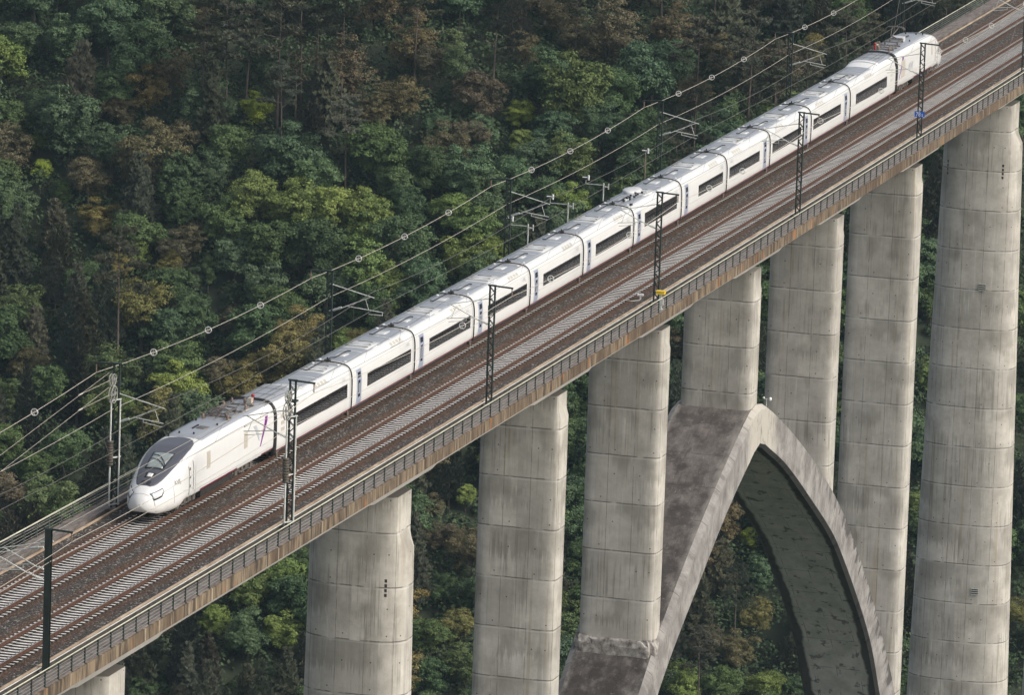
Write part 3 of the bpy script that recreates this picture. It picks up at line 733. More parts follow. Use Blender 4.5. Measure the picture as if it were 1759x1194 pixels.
def pantograph(body, car, L, xc, raised, name='pantograph'):
    b = MB(); z = 3.97
    for s in (-1, 1):
        b.box(xc-1.1, xc+1.1, s*.55-.04, s*.55+.04, z+.18, z+.26)
        for dx in (-.9, .9):
            b.lathe((xc+dx, s*.55, z-.03), (0, 0, 1), [(0, .05), (.03, .10), (.06, .06), (.09, .10), (.12, .06), (.15, .10), (.2, .05)], 8)
    b.box(xc-1.1, xc-1.02, -.55, .55, z+.18, z+.26); b.box(xc+1.02, xc+1.1, -.55, .55, z+.18, z+.26)
    if raised: kn = (xc+1.0, z+.75); hd = (xc-.35, z+1.36)
    else: kn = (xc+1.15, z+.42); hd = (xc-.95, z+.48)
    b.tube((xc-.7, -.12, z+.28), (kn[0], -.04, kn[1]), .05, 6); b.tube((xc-.7, .12, z+.28), (kn[0], .04, kn[1]), .05, 6)
    b.tube((kn[0], -.06, kn[1]), (hd[0], -.28, hd[1]-.08), .035, 6); b.tube((kn[0], .06, kn[1]), (hd[0], .28, hd[1]-.08), .035, 6)
    for dx in (-.18, .18):
        b.path([Vector((hd[0]+dx, -.85, hd[1]-.22)), Vector((hd[0]+dx, -.6, hd[1]-.03)), Vector((hd[0]+dx, 0, hd[1]+.02)), Vector((hd[0]+dx, .6, hd[1]-.03)), Vector((hd[0]+dx, .85, hd[1]-.22))], .035, 6)
    b.tube((hd[0]-.2, -.35, hd[1]-.03), (hd[0]+.2, -.35, hd[1]-.03), .02, 5); b.tube((hd[0]-.2, .35, hd[1]-.03), (hd[0]+.2, .35, hd[1]-.03), .02, 5)
    return sub(b, name, M['steel'], body, L)
def roof_gear(body, car, L, x0, x1, seed):
    rnd = random.Random(seed); b = MB(); r_ = MB(); n_ = MB(); z = car.top((x0+x1)/2, 0)
    for i in range(9):
        xx = x0+(x1-x0)*rnd.random(); yy = rnd.uniform(-.9, .9)
        n_.lathe((xx, yy, z-.02), (0, 0, 1), [(0, .07), (.06, .11), (.10, .06), (.15, .11), (.2, .06), (.26, .10), (.32, .05)], 8)
        b.tube((xx, yy, z+.32), (xx+rnd.uniform(-1.2, 1.2), yy+rnd.uniform(-.5, .5), z+rnd.uniform(.2, .34)), .028, 5)
    for s in (-.75, -.2, .45, .8): b.tube((x0, s, z+.12), (x1, s, z+.12), .03, 5)
    for q in (.15, .5, .85): b.box(x0+(x1-x0)*q-.04, x0+(x1-x0)*q+.04, -.95, .95, z-.01, z+.1)
    sub(b, 'roof_busbars', M['steel'], body, L)
    sub(n_, 'roof_insulators', M['insb'], body, L)
    r_.box(x1-.75, x1-.35, -.72, -.45, z, z+.45); r_.cur = 1; r_.tube((x1-.1, -.6, z), (x1-.1, -.6, z+.5), .07, 8); r_.lathe((x1-.1, -.6, z+.42), (0, 0, 1), [(0, .05), (.05, .12), (.14, .12), (.2, .04)], 8)
    sub(r_, 'circuit_breaker', [M['beige'], M['redins']], body, L)
pf = power_car(True); pantograph(pf[0], pf[1], pf[3], 14.6, False); roof_gear(pf[0], pf[1], pf[3], 12.7, 18.6, 3)
pr = power_car(False); pantograph(pr[0], pr[1], pr[3], 14.4, True); roof_gear(pr[0], pr[1], pr[3], 15.5, 18.9, 5)
b = MB(); b.box(12.2, 13.3, -.55, .5, 3.9, 4.28); sub(b, 'roof_box', M['roofw'], pr[0], pr[3])

def coach(i, x0, L, kind):
    """kind: 'a' standard, 'b' buffet, 'c' short window, 'e' end coach; flip for the rear half"""
    flip = i >= 8; raised = None
    if kind == 'e': raised = [(0, 3.86), (.3, 3.90), (5.2, 3.90), (6.6, 3.58), (9, 3.56), (L, 3.56)]
    car = Car('coach', L, 3.56, raised); b = MB(); car.body(b)
    body = fixn(local(b, L).build('coach', M['body'], train)); place(body, x0, L, flip)
    return coach_parts(body, car, L, kind, flip, i)
def coach_parts(body, car, L, kind, flip, i):
    if kind == 'e': w0, w1, zl, zh = 3.95, 14.25, 1.52, 2.42
    elif kind == 'b': w0, w1, zl, zh = 3.0, 11.9, 1.60, 2.62
    elif kind == 'c': w0, w1, zl, zh = 4.9, 12.0, 1.52, 2.38
    else: w0, w1, zl, zh = 3.2, 12.35, 1.52, 2.38
    if kind == 'e' and flip: w0 = 3.3
    nose = kind != 'e'
    for s in (-1, 1):
        b = MB(); patch_side(car, b, s, w0, w1, zl, zh, .010); n = 6; b.cur = 1
        for k in range(1, n): patch_side(car, b, s, w0+(w1-w0)*k/n-.03, w0+(w1-w0)*k/n+.03, zl+.03, zh-.03, .016)
        sub(b, 'window_band', [M['glass'], M['under']], body, L)
        b = MB(); patch_side(car, b, s, .06, L-.06, .60, .69, .012); sub(b, 'stripe', M['red'], body, L)
        b = MB(); patch_side(car, b, s, .3, L-.3, .80, .812, .008); patch_side(car, b, s, .3, L-.3, 2.95, 2.962, .008)
        patch_side(car, b, s, 8.3 if nose else 7.5, 11.0, 3.14, 3.165, .010)
        if kind in 'bc': patch_side(car, b, s, 2.4, w0-.1 if kind == 'c' else L-.5, 1.28, 1.29, .008)
        sub(b, 'panel_seams', M['seam'], body, L)
        if nose:
            b = MB(); patch_side(car, b, s, .95, 1.95, .58, 2.98, .014, xf=lambda a, c: .98+.95*a+.10*math.sin(c*math.pi)); dr = sub(b, 'door', M['door'], body, L)
            b = MB(); patch_side(car, b, s, 1.22, 1.78, 2.42, 2.78, .024); patch_side(car, b, s, 1.30, 1.72, 1.15, 2.25, .024); sub(b, 'door_window', M['ddark'], body, L)
            b = MB(); patch_side(car, b, s, 1.40, 1.62, 1.35, 2.05, .032); sub(b, 'door_handle', M['grey'], body, L)
        b = MB(); dirx = 1 if s < 0 else -1
        cx = 11.7 if not flip else 1.0 if kind == 'e' else L-.6 if False else 11.7
        if not nose: cx = 13.6
        def tf(a, c, s=s, cx=cx, dirx=dirx): return (cx+dirx*a, s*(car.side(cx+dirx*a, 2.66+c)+.02), 2.66+c)
        text_mesh(b, 'AVE', .36, tf); local(b, L).build('lettering', M['lgrey'], body)
        # vents on the roof shoulder
        for k in range(4):
            if nose and kind != 'b' or not nose:
                b = MB(); xx = (8.55 if nose else 8.3)+k*.62; patch_side(car, b, s, xx, xx+.42, 3.22, 3.38, .014); sub(b, 'shoulder_vent', M['beige'], body, L)
        if not nose:
            b = MB()
            for k in range(3): patch_side(car, b, s, 1.25, 1.9, 1.75+.42*k, 1.98+.42*k, .014)
            sub(b, 'service_panel', M['beige'], body, L)
    # roof
    ra = 0 if nose else 6.9
    segs = [(.45, 4.1), (4.3, 6.1), (7.0, 9.6), (9.8, L-.45)] if nose else [(7.0, 9.8), (10.0, L-.45)]
    for a, c in segs:
        b = MB(); patch_top(car, b, a, c, lambda d: -1.02, lambda d: 1.02, .016, None, 8); sub(b, 'roof_panel', M['grey'], body, L)
    b = MB(); mid = 5.2 if nose else 11.4
    patch_top(car, b, mid, mid+2.6, lambda d: -.95, lambda d: .95, .05, 3, 6)
    sub(b, 'air_conditioning_unit', M['roofw'], body, L)
    if nose:
        for q0, q1 in ((2.1, 3.1), (10.4, 11.6)): b = MB(); patch_top(car, b, q0, q1, lambda d: -.35, lambda d: .38, .05, 2, 4); sub(b, 'roof_hatch', M['roofw'], body, L)
    b = MB()
    for k in (-1, 1):
        yy = k*.42; b.torus((mid+1.3, yy, car.top(mid, yy)+.045), (0, 0, 1), .26, .02, 14, 4)
    b.box(mid+.35, mid+.40, -.8, .8, 3.60, 3.64); b.box(mid+2.2, mid+2.25, -.5, .5, 3.60, 3.64); b.box(mid+.4, mid+2.2, .74, .78, 3.60, 3.64)
    sub(b, 'roof_fan_frame', M['steel'], body, L)
    b = MB(); z = 3.62                                  # high voltage conduit along the roof between cars
    if nose:
        b.path([Vector((.1, .1, z+.10)), Vector((.7, .1, z+.10)), Vector((1.1, -.05, z+.05)), Vector((3.6, -.05, z+.04)), Vector((3.6, -.28, z+.04))], .035, 5)
        sub(b, 'roof_conduit', M['black'], body, L); b = MB()
        b.path([Vector((L-.1, .1, z+.10)), Vector((L-.7, .1, z+.10)), Vector((L-1.1, .25, z+.05)), Vector((L-3.4, .25, z+.04)), Vector((L-3.4, .5, z+.04))], .035, 5)
    else: b.path([Vector((L-.1, .1, z+.10)), Vector((L-.7, .1, z+.10)), Vector((L-1.1, .25, z+.05)), Vector((L-3.6, .25, z+.04)), Vector((L-3.6, .5, z+.04))], .035, 5)
    sub(b, 'roof_conduit', M['black'], body, L)
    b = MB()
    for (xx, yy) in ((.7, -.85), (.7, .85), (L-.7, -.85), (L-.7, .85)): b.lathe((xx, yy, 3.52), (0, 0, 1), [(0, .12), (.06, .11), (.08, .05)], 10)
    sub(b, 'roof_lug', M['roofw'], body, L)
    if not nose:
        b = MB(); patch_top(car, b, .25, 5.6, lambda d: -1.2, lambda d: 1.2, .02, 6, 8); sub(b, 'raised_roof_shroud', M['grey'], body, L)
        b = MB()
        for yy in (-.7, -.3, .35, .75): b.box(.6, 5.0, yy-.01, yy+.01, 3.92, 3.945)
        for xx in (1.8, 3.6): b.box(xx, xx+.02, -1., 1., 3.92, 3.94)
        sub(b, 'shroud_seams', M['steel'], body, L)
    if kind == 'b':
        b = MB(); b.lathe((6.2, .35, 3.57), (0, 0, 1), [(0, .85), (.16, .88), (.22, .8), (.25, .3), (.25, .01)], 24); b.v = [(6.2+(x-6.2)*1.35, .35+(y-.35)*.75, z) for x, y, z in b.v]; sub(b, 'antenna_dome', M['roofw'], body, L)
        b = MB()
        for k in range(11): b.tube((1.6+k*.42, -.35+.22*math.sin(k*2.3), 3.6), (1.6+k*.42, -.35+.22*math.sin(k*2.3), 3.72), .09, 8)
        for xx, yy in ((.9, 1.1), (1.7, 1.1), (2.5, 1.1), (.9, -1.1)): b.tube((xx, yy, 3.5), (xx, yy, 3.62), .12, 8)
        sub(b, 'roof_aerials', M['black'], body, L)
    b = MB(); b.box(.5, L-.5, -1.30, 1.30, .24, .52); sub(b, 'underframe', M['under'], body, L)
    return body
# one coach of each pattern is built, the others copy it and its parts
def copy_coach(src, x0, L, flip):
    c = src.copy(); COL.objects.link(c); c.parent = train; place(c, x0, L, flip)
    for ch in src.children:
        k = ch.copy(); COL.objects.link(k); k.parent = c
        for gch in ch.children:
            q = gch.copy(); COL.objects.link(q); q.parent = k
    return c
STARTS = [0]+[LA+LC*i for i in range(11)]
LEN = [LA]+[LC]*10+[LB]
KIND = ['e', 'a', 'a', 'a', 'a', 'a', 'b', 'c', 'a', 'a', 'a', 'e']
std = None
for i in range(12):
    if KIND[i] == 'a' and std is not None: c = copy_coach(std, STARTS[i], LC, i >= 8)
    else:
        c = coach(i, STARTS[i], LEN[i], KIND[i])
        if KIND[i] == 'a': std = c
    if KIND[i] == 'b': c['label'] = 'buffet coach with clear windows and a roof dome'
    if KIND[i] == 'c': c['label'] = 'coach with the short window band'
# gangways between the cars
def gangway_mesh(zt, wd, r):
    car = Car('coach', 10, 3.56, None); b = MB(); p = car.prof(5)
    ring = [(-y, z) for y, z in p]+[(y, z) for y, z in reversed(p[:-1])]
    b.path([Vector((0, y*1.004, .5+(z-.5)*(1+(zt-3.56)/3.06)+.01)) for y, z in ring], r, 6)
    ri = [(x, y*.985, .5+(z-.5)*(1+(zt-3.56)/3.06)-.03) for x in (-wd, wd) for y, z in ring]; n = len(ring)
    b.add(ri, [(i, (i+1) % n, n+(i+1) % n, n+i) for i in range(n)])
    return b.mesh('gangway', M['black'])
g1 = gangway_mesh(3.56, .10, .065); g2 = gangway_mesh(3.88, .26, .16)
JO = [0]+[LA+LC*i for i in range(11)]+[LA+LC*10+LB]
axm = MB()
for s in (-1, 1): axm.tube((0, s*1.35, .12), (0, s*1.35, .62), .09, 8); axm.box(-.25, .25, s*1.3-.12, s*1.3+.12, .38, .60); axm.lathe((0, s*.87, .42), (0, 1, 0), [(-.07, .38), (-.05, .42), (.05, .42), (.07, .3)], 16)
axm.tube((0, -1.2, .42), (0, 1.2, .42), .08, 8); axmesh = axm.mesh('axle_unit', M['steel'])
for k, x in enumerate(JO):
    gw = mkobj('gangway', g2 if k in (0, 12) else g1, train, (x, off(x), 0), rotz(x)+(math.pi if k == 12 else 0))
    if k not in (0, 12): mkobj('axle_unit', axmesh, gw)
    elif k: mkobj('axle_unit', axmesh, gw, (1.2, 0, 0))
    else: mkobj('axle_unit', axmesh, gw, (1.2, 0, 0))
    if k not in (0, 12):
        b = MB(); b.box(-.16, .16, -.08, .28, 3.60, 3.72); b.tube((0, .1, 3.70), (0, .1, 3.86), .05, 6); b.build('roof_connector', M['black'], gw)

# ================================================================== OVERHEAD LINE
MY = 5.6
def insul(b, a, c, r=.075, n=7):
    a = Vector(a); c = Vector(c); L = (c-a).length; b.lathe(a, c-a, [q for k in range(n) for q in ((L*k/n, .03), (L*(k+.5)/n, r), (L*(k+.7)/n, .03))]+[(L, .03)], 8)
def cantilever(mast, dx=0, var='A'):
    c = MB(); c.tube((dx, -.2, 7.08), (dx, -3.1, 6.42), .032, 6); c.tube((dx, -.85, 5.55), (dx, -2.85, 6.46), .035, 6)
    e = -3.05 if var == 'A' else -3.75
    c.tube((dx, -1.15, 5.72), (dx, e, 5.50), .028, 6); c.tube((dx, -2.5, 6.28), (dx, -2.75, 5.56), .018, 5)
    if var == 'A': c.tube((dx, -1.75, 5.66), (dx, -1.75, 5.44), .025, 5); c.tube((dx, -1.75, 5.46), (dx, -2.95, 5.28), .022, 6)
    else: c.tube((dx, -3.7, 5.50), (dx, -3.7, 5.28), .025, 5); c.tube((dx, -3.7, 5.30), (dx, -2.75, 5.30), .022, 6)
    c.tube((dx, 0, 7.1), (dx, -.25, 7.07), .05, 6); c.tube((dx, 0, 5.3), (dx, -.3, 5.38), .05, 6)
    ca = c.build('cantilever', M['galv'], mast)
    q = MB(); insul(q, (dx, -.28, 5.36), (dx, -.88, 5.60), .10); q.build('insulator', M['insul'], ca)
    if dx or var == 'H': q = MB(); insul(q, (dx, -.25, 7.06), (dx, -.75, 6.96), .09); q.build('insulator', M['insul'], ca)
def lattice(H):
    b = MB()
    for s in (-1, 1): b.box(-.08, .08, s*.175-.045, s*.175+.045, 0, H)
    z = .3; k = 0
    while z+.36 < H:
        for x in (-.085, .085): b.bar((x, -.17 if k % 2 else .17, z), (x, .17 if k % 2 else -.17, z+.36), .018, .045)
        z += .36; k += 1
    b.box(-.1, .1, -.25, .25, H, H+.06)
    return b
def mast(x, s, label, H=7.95, var='A', kind='lattice', sign=False, two=False):
    root = tag(empty('catenary_mast', wp(x, s*MY, -.30), rotz(x)+(0 if s > 0 else math.pi)), label, 'catenary mast', 'catenary masts along the viaduct')
    if kind == 'lattice': lattice(H).build('mast_column', M['dgreen'], root)
    else:
        b = MB()
        for sx in (-1, 1): b.box(sx*.15-.012, sx*.15+.012, -.165, .165, 0, H)
        b.box(-.138, .138, -.012, .012, 0, H); b.box(-.17, .17, -.18, .18, H, H+.03); b.build('mast_column', M['dgreen'], root)
        b = MB()
        for z0 in (2.0, 6.8): b.box(-.172, -.163, -.05, .0, z0, z0+.55)
        b.build('marker_plate', M['galv'], root)
    b = MB(); b.box(-.35, .35, -.28, .28, -.31, .02); b.build('mast_footing', M['slab'], root)
    for dx in (-.08, .08):
        for dy in (-.2, .2): pass
    b = MB(); b.bar((0, -.3, H+.02), (0, 1.40, H-.06), .09, .10); arm = b.build('feeder_arm', M['dgreen'], root)
    b = MB(); insul(b, (0, 1.33, H-.10), (0, 1.33, H-.62), .055, 6); b.build('insulator', M['insb'], arm)
    if two: cantilever(root, -.75, 'A'); cantilever(root, .75, 'B')
    else: cantilever(root, 0, var)
    return root
SPN = 40.06; MX = [-55.6, -15.35]+[-15.35+SPN*i for i in range(1, 6)]
names = ['nearest', 'second', 'third', 'fourth', 'fifth', 'sixth']
def cross(i): return ['at the lower left corner', 'before the leading power car', 'across the fourth coach', 'across the buffet coach', 'across the tenth coach', 'with blue kilometre plate']
mast(MX[0], -1, 'solid dark H-section mast at the lower left corner with two pale cantilevers', 7.95, 'A', 'hbeam', two=True)
lbl = {1: 'near-side tensioning mast with pulley wheels and weights in front of the first coach', 2: 'dark lattice mast on the near edge in front of the fourth coach', 3: 'dark lattice mast on the near edge in front of the buffet coach',
       4: 'dark lattice mast on the near edge in front of the tenth coach', 5: 'dark lattice mast on the near edge carrying a blue kilometre plate', 6: 'lattice mast at the upper right corner of the near edge'}
lbf = {1: 'far-side tensioning mast with pulley wheels and weights left of the train nose', 2: 'green lattice mast behind the second coach', 3: 'green lattice mast behind the fifth coach', 4: 'green lattice mast behind the seventh coach, right of the red pole', 5: 'green lattice mast behind the tenth coach against dark pines', 6: 'green lattice mast behind the trailing power car'}
MS = {}
for i in range(1, 7):
    for s, L_ in ((-1, lbl), (1, lbf)):
        MS[(i, s)] = mast(MX[i], s, L_[i], 8.9 if i == 1 else 7.95, 'B' if i == 2 and s > 0 else 'A')
def tensioner(root, s):
    f = 1 if s > 0 else -1       # keep the gear on the left of the pole as seen from the train nose end
    g_ = MB()
    for dx, dy in ((-.62, .10), (-.12, -.30)): g_.tube((f*dx, f*dy, .25), (f*dx, f*dy, 6.75), .055, 8)
    for z in (.3, 3.2, 6.75): g_.bar((f*-.66, f*.1, z), (f*.1, f*-.3, z), .07, .07)
    g_.build('guide_tube', M['galv'], root)
    g_ = MB()
    for k in range(9): g_.lathe((f*-.62, f*.10, 2.75+k*.17), (0, 0, 1), [(0, .17), (.02, .2), (.13, .2), (.15, .17)], 12)
    g_.build('weight_stack', M['weight'], root)
    for zc, rr in ((7.15, .52), (8.05, .36)):
        g_ = MB(); c = Vector((f*-.75, -.05 if rr > .4 else .0, zc))
        for dy in (-.09, .09):
            g_.torus(c+Vector((0, dy, 0)), (0, 1, 0), rr, .035, 18, 5)
            for k in range(6): a = k*math.pi/3; g_.tube(c+Vector((0, dy, 0)), c+Vector((rr*math.cos(a), dy, rr*math.sin(a))), .02, 4)
        g_.tube(c+Vector((0, -.14, 0)), c+Vector((0, .14, 0)), .09, 8); g_.bar(c, (0, 0, zc), .08, .1)
        g_.build('pulley_wheel', M['galvd'], root)
    g_ = MB(); g_.box(-.3, .3, -.3, .3, 6.6, 6.72); g_.box(-.28, .28, -.28, .28, 7.6, 7.7); g_.build('clamp_frame', M['dgreen'], root)
tensioner(MS[(1, 1)], 1); tensioner(MS[(1, -1)], -1)
# kilometre plate
kp = MB(); kp.box(-.16, -.13, -.42, .42, 1.85, 2.32)
pl = kp.build('kilometre_plate', M['signb'], MS[(5, -1)]); pl.rotation_euler = (0, 0, 0)
# the near masts are turned round, so the plate is put on the side facing the train nose
pl.location = (.29, 0, 0)
tx = MB(); text_mesh(tx, '78', .50, lambda a, c: (.165, a*.85-.12, 1.92+c)); text_mesh(tx, '5', .32, lambda a, c: (.165, a+.23, 1.92+c))
tx.build('plate_number', M['white'], pl, (-.29+.004, 0, 0))
def span_pts(x0, x1, y0, y1, z0, z1, sag, n=8):
    out = []
    for i in range(n+1):
        t = i/n; x = x0+(x1-x0)*t; out.append(wp(x, y0+(y1-y0)*t, z0+(z1-z0)*t-4*sag*t*(1-t)))
    return out
def wire(name, label, cat, nodes, sag, r, mt, group=None):
    b = MB(); pts = []
    for (a, c) in zip(nodes, nodes[1:]): pts += span_pts(a[0], c[0], a[1], c[1], a[2], c[2], sag)[:-1]
    pts.append(wp(*nodes[-1])); b.path(pts, r, 5); o = b.build(name, mt); tag(o, label, cat, group); return o, pts
XN = [MX[0]-42]+MX+[MX[-1]+40]
wires = empty('contact', (0, 0, 0)); bpy.data.objects.remove(wires)
def ring_mesh():
    b = MB(); b.torus((0, 0, 0), (1, 0, 0), .21, .022, 16, 5); b.torus((.06, 0, 0), (1, .15, .3), .20, .020, 14, 5); b.tube((0, -.2, .02), (0, .2, -.02), .016, 4); b.tube((0, 0, -.2), (.05, .05, .2), .016, 4)
    return b.mesh('bird_diverter', M['ring'])
RM = ring_mesh()
def ring_xs(): return [x+d for x in XN[:-1] for d in (10, 20, 30)]
for s, lab in ((1, 'uppermost pale feeder wire with ring markers above the far masts'), (-1, 'pale feeder wire with ring markers on the near masts, crossing the train windows')):
    nodes = [(x, s*(MY+1.33), 7.95 if abs(x-MX[1]) < 1 else 7.05) for x in XN]
    o, pts = wire('feeder_wire', lab, 'wire', nodes, .42, .018, M['wire'])
    for x in (ring_xs() if s > 0 else [14.0, 33.5, 52.4, 73.2, 82.4, 105.4, 125.0, 145.1, 154.7, 164.6, 178.]):
        if not (-50 < x < 200): continue
        a = max([n_ for n_ in nodes if n_[0] <= x], key=lambda q: q[0]); c = min([n_ for n_ in nodes if n_[0] > x], key=lambda q: q[0]); t = (x-a[0])/(c[0]-a[0])
        z = a[2]+(c[2]-a[2])*t-4*.42*t*(1-t); mkobj('bird_diverter', RM, o, wp(x, s*(MY+1.33), z), rotz(x))
    nodes = [(x, s*(MY+.12), 5.85) for x in XN]
    wire('earth_wire', 'bare wire clamped to the far masts below the ring-marked wire' if s > 0 else 'bare wire clamped halfway up the near masts', 'wire', nodes, .30, .015, M['wire'])
    yc = s*2.62
    cw = [(x, yc if i % 2 else s*2.15, 5.28) for i, x in enumerate(XN)]; mw = [(x, s*2.6, 6.52) for x in XN]
    who = 'above the train' if s > 0 else 'over the empty near track'
    o, p1 = wire('contact_wire', 'thin lower contact wire '+who, 'wire', cw, .02, .015, M['wired'])
    o2, p2 = wire('messenger_wire', 'thin sagging messenger wire %s, with vertical droppers' % who, 'wire', mw, .50, .016, M['wired'])
    for a, c in zip(mw, mw[1:]):
        if a[0] > 200 or c[0] < -60: continue
        for t in (.1, .25, .42, .58, .75, .9):
            x = a[0]+(c[0]-a[0])*t; z = a[2]-4*.5*t*(1-t); yq = cw[mw.index(a)][1]+(cw[mw.index(c)][1]-cw[mw.index(a)][1])*t
            b = MB(); b.tube(wp(x, s*2.6, z), wp(x, yq, 5.28), .007, 4); b.build('dropper', M['wired'], o2)
    # anchored ends running to the tensioning masts
    for zc, z1, nm_ in ((8.05, 6.5, 'upper'), (7.15, 5.4, 'lower')):
        b = MB(); A = wp(MX[1]-1.3 if True else 0, s*MY, zc+.25); C_ = wp(MX[0]-6, s*2.6, z1); b.tube(A, C_, .012, 5); A2 = wp(MX[1]-1.3, s*MY, zc-.25); m_ = A.lerp(C_, .13); b.tube(A2, m_, .014, 5); b.tube(m_-Vector((.3, 0, 0)), m_+Vector((.3, 0, 0)), .05, 6)
        tag(b.build('anchor_wire', M['wire']), '%s anchor wire running left from the pulley of the %s tensioning mast' % (nm_, 'far-side' if s > 0 else 'near-side'), 'wire')
# guy wires of the last masts
for s in (-1, 1):
    b = MB(); b.tube(wp(MX[6], s*MY, 7.3), wp(MX[6]-7.5, s*(MY-.6), -.25), .016, 5); tag(b.build('guy_wire', M['wired']), 'slanting guy wire of the mast at the upper right corner' if s < 0 else 'slanting guy wire rising behind the trailing power car', 'wire')
# lineside posts behind the train
def post(x, lab, red=False):
    root = tag(empty('lineside_post', wp(x, 7.12, -.3), rotz(x)), lab, 'post', 'pale lineside posts behind the train')
    b = MB(); b.tube((0, 0, -.2), (0, 0, 2.95 if not red else 3.4), .055 if not red else .05, 8); b.build('pole', M['galv'] if not red else M['insb'], root)
    b = MB(); 
    if not red: b.bar((0, 0, 2.80), (0, 1.42, 2.80), .05, .05); b.tube((0, 1.40, 2.8), (0, 1.40, 3.1), .03, 5); b.tube((0, -.1, 2.7), (0, -.42, 2.66), .05, 6); b.tube((0, -.38, 2.5), (0, -.38, 2.95), .05, 6)
    else: b.tube((0, 0, 3.4), (0, 0, 3.6), .03, 5)
    b.build('bracket', M['galv'], root)
    y = 1.40 if not red else 0; z = 3.28 if not red else 3.72
    b = MB(); b.tube((0, y+.28, z), (0, y-.20, z), .05, 8); b.tube((0, y-.20, z-.2), (0, y-.20, z+.18), .075, 8); b.build('lamp', M['white'], root)
post(75.1, 'leftmost pale post with side arm and white lamp rising behind the fifth coach'); post(85.4, 'middle of the three pale posts with white lamps, behind the buffet coach'); post(94.9, 'rightmost pale post with white lamp, just right of the roof dome'); post(106.5, 'thin reddish pole with white lamp left of the mast behind the seventh coach', True)
# small equipment
b = MB(); root = tag(empty('equipment_box', wp(62.3, -6.62, -.28), 0), 'small yellow equipment box on a stand at the near railing', 'equipment box')
b.box(-.22, .22, -.30, .30, 1.10, 1.30); b.box(-.25, .25, -.33, .33, 1.30, 1.335); b.build('yellow_cover', M['yellow'], root)
b = MB(); b.box(-.08, .08, -.08, .08, 0, 1.10); b.box(-.15, .15, -.15, .15, 0, .03); b.box(-.1, .1, -.2, .12, .35, .75); b.build('stand', M['galv'], root)
root = tag(empty('track_sensor', wp(65.0, -4.38, -.22), 0), 'small white sensor box with a curling cable on the ballast beside the near track', 'sensor')
b = MB(); b.box(-.16, .16, -.20, .20, .28, .40); b.box(-.05, .05, -.05, .05, -.1, .28); b.build('housing', M['white'], root)
b = MB(); b.path([Vector((0, 0, .05)), Vector((-.5, -.1, .03)), Vector((-1.0, .4, .02)), Vector((-.9, .9, .03)), Vector((-.6, 1.25, .06))], .025, 5); b.build('cable', M['galv'], root)
root = tag(empty('anemometer', wp(108.2, -2.9, -16.3), 0), 'small white wind gauge on the crest of the arch', 'wind gauge')
b = MB(); b.tube((0, 0, 0), (0, 0, .75), .035, 6); b.tube((0, -.3, .72), (0, .22, .72), .025, 6); b.build('stand', M['galv'], root)
b = MB(); b.lathe((0, -.3, .60), (0, 0, 1), [(0, .03), (.05, .12), (.2, .12), (.28, .04)], 10); b.lathe((0, .22, .72), (0, 0, 1), [(0, .03), (.03, .08), (.12, .08), (.16, .02)], 8); b.build('sensor_cup', M['white'], root)

# ================================================================== WOODED HILLSIDE
DH = Vector((math.cos(YAW), math.sin(YAW), 0)); DL = Vector((math.sin(YAW), -math.cos(YAW), 0))
SL = .60
def nz(a, b): return math.sin(a*.021+1.3)*math.cos(b*.027+.4)*5+math.sin(a*.055+b*.031)*2.2
def ground_hl(h, l):
    if h < 838: return -131+nz(h, l)*.3
    return -131+SL*(h-838)+nz(h, l)*min(1, (h-838)/40+.3)
def hl(P): d = Vector((P[0]-CAMP.x, P[1]-CAMP.y, 0)); return d.dot(DH), d.dot(DL)
def pos(h, l): P = Vector((CAMP.x, CAMP.y, 0))+DH*h+DL*l; return Vector((P.x, P.y, ground_hl(h, l)))
def ray_ground(u, v, above=0):
    d = fw+r2*((u-PW/2)/FPX)-u2*((v-PH/2)/FPX); hs = d.dot(DH); ls = d.dot(DL)
    lo, hi = 600., 1500.
    f = lambda h: CAMP.z+d.z*h/hs-(ground_hl(h, ls*h/hs)+above)
    for _ in range(40):
        m = (lo+hi)/2
        if f(m) > 0: lo = m
        else: hi = m
    return lo, ls*lo/hs
gm = mat('forest_floor', (.02, .024, .012), 1.0); g_ = NG(gm); n1 = g_.noise(g_.obj(), .35, 6); g_.col(g_.mix(g_.mapr(n1, .35, .65), (.022, .032, .018), (.045, .055, .028)))
b = MB(); HS = [-40, 100, 300, 500, 700, 800, 825]+[838+6*i for i in range(40)]+[1100, 1130]; LS = [-320, -250]+[-200+8*i for i in range(51)]+[250, 320]
vs = [tuple(pos(h, l)) for h in HS for l in LS]; n = len(LS)
b.add(vs, [(i*n+j, i*n+j+1, (i+1)*n+j+1, (i+1)*n+j) for i in range(len(HS)-1) for j in range(n-1)], None, True)
hill = tag(b.build('hillside', gm), kind='structure'); fixn(hill)
def leaf_mat(name, gloss=.25, dark=.45):
    m = mat(name, (.05, .08, .03), .7, 0, gloss); g = NG(m); oi = g.n('ShaderNodeObjectInfo'); uv = g.xyz(g.uv())
    base = oi.outputs['Color']
    lo = g.mix(1.0, base, (dark, dark*1.0, dark*1.02), 'MULTIPLY'); hi = g.mix(1.0, base, (1.5, 1.5, 1.25), 'MULTIPLY')
    c = g.mix(uv[0], lo, hi)
    n = g.noise(g.obj(), .55, 3); c = g.mix(g.mapr(n, .35, .65, 0, .35), c, g.mix(1.0, base, (1.3, 1.1, .8), 'MULTIPLY'))
    g.col(c); return m
LEAF = leaf_mat('broad_leaves', .25, .55); NEED = leaf_mat('pine_needles', .15, .5)
BARK = rough_mat('bark', (.05, .04, .032), (.12, .10, .085), 4., .9, st=(1, 1, .25)); PBARK = rough_mat('pine_bark', (.060, .045, .038), (.13, .10, .085), 3., .9, st=(1, 1, .3))
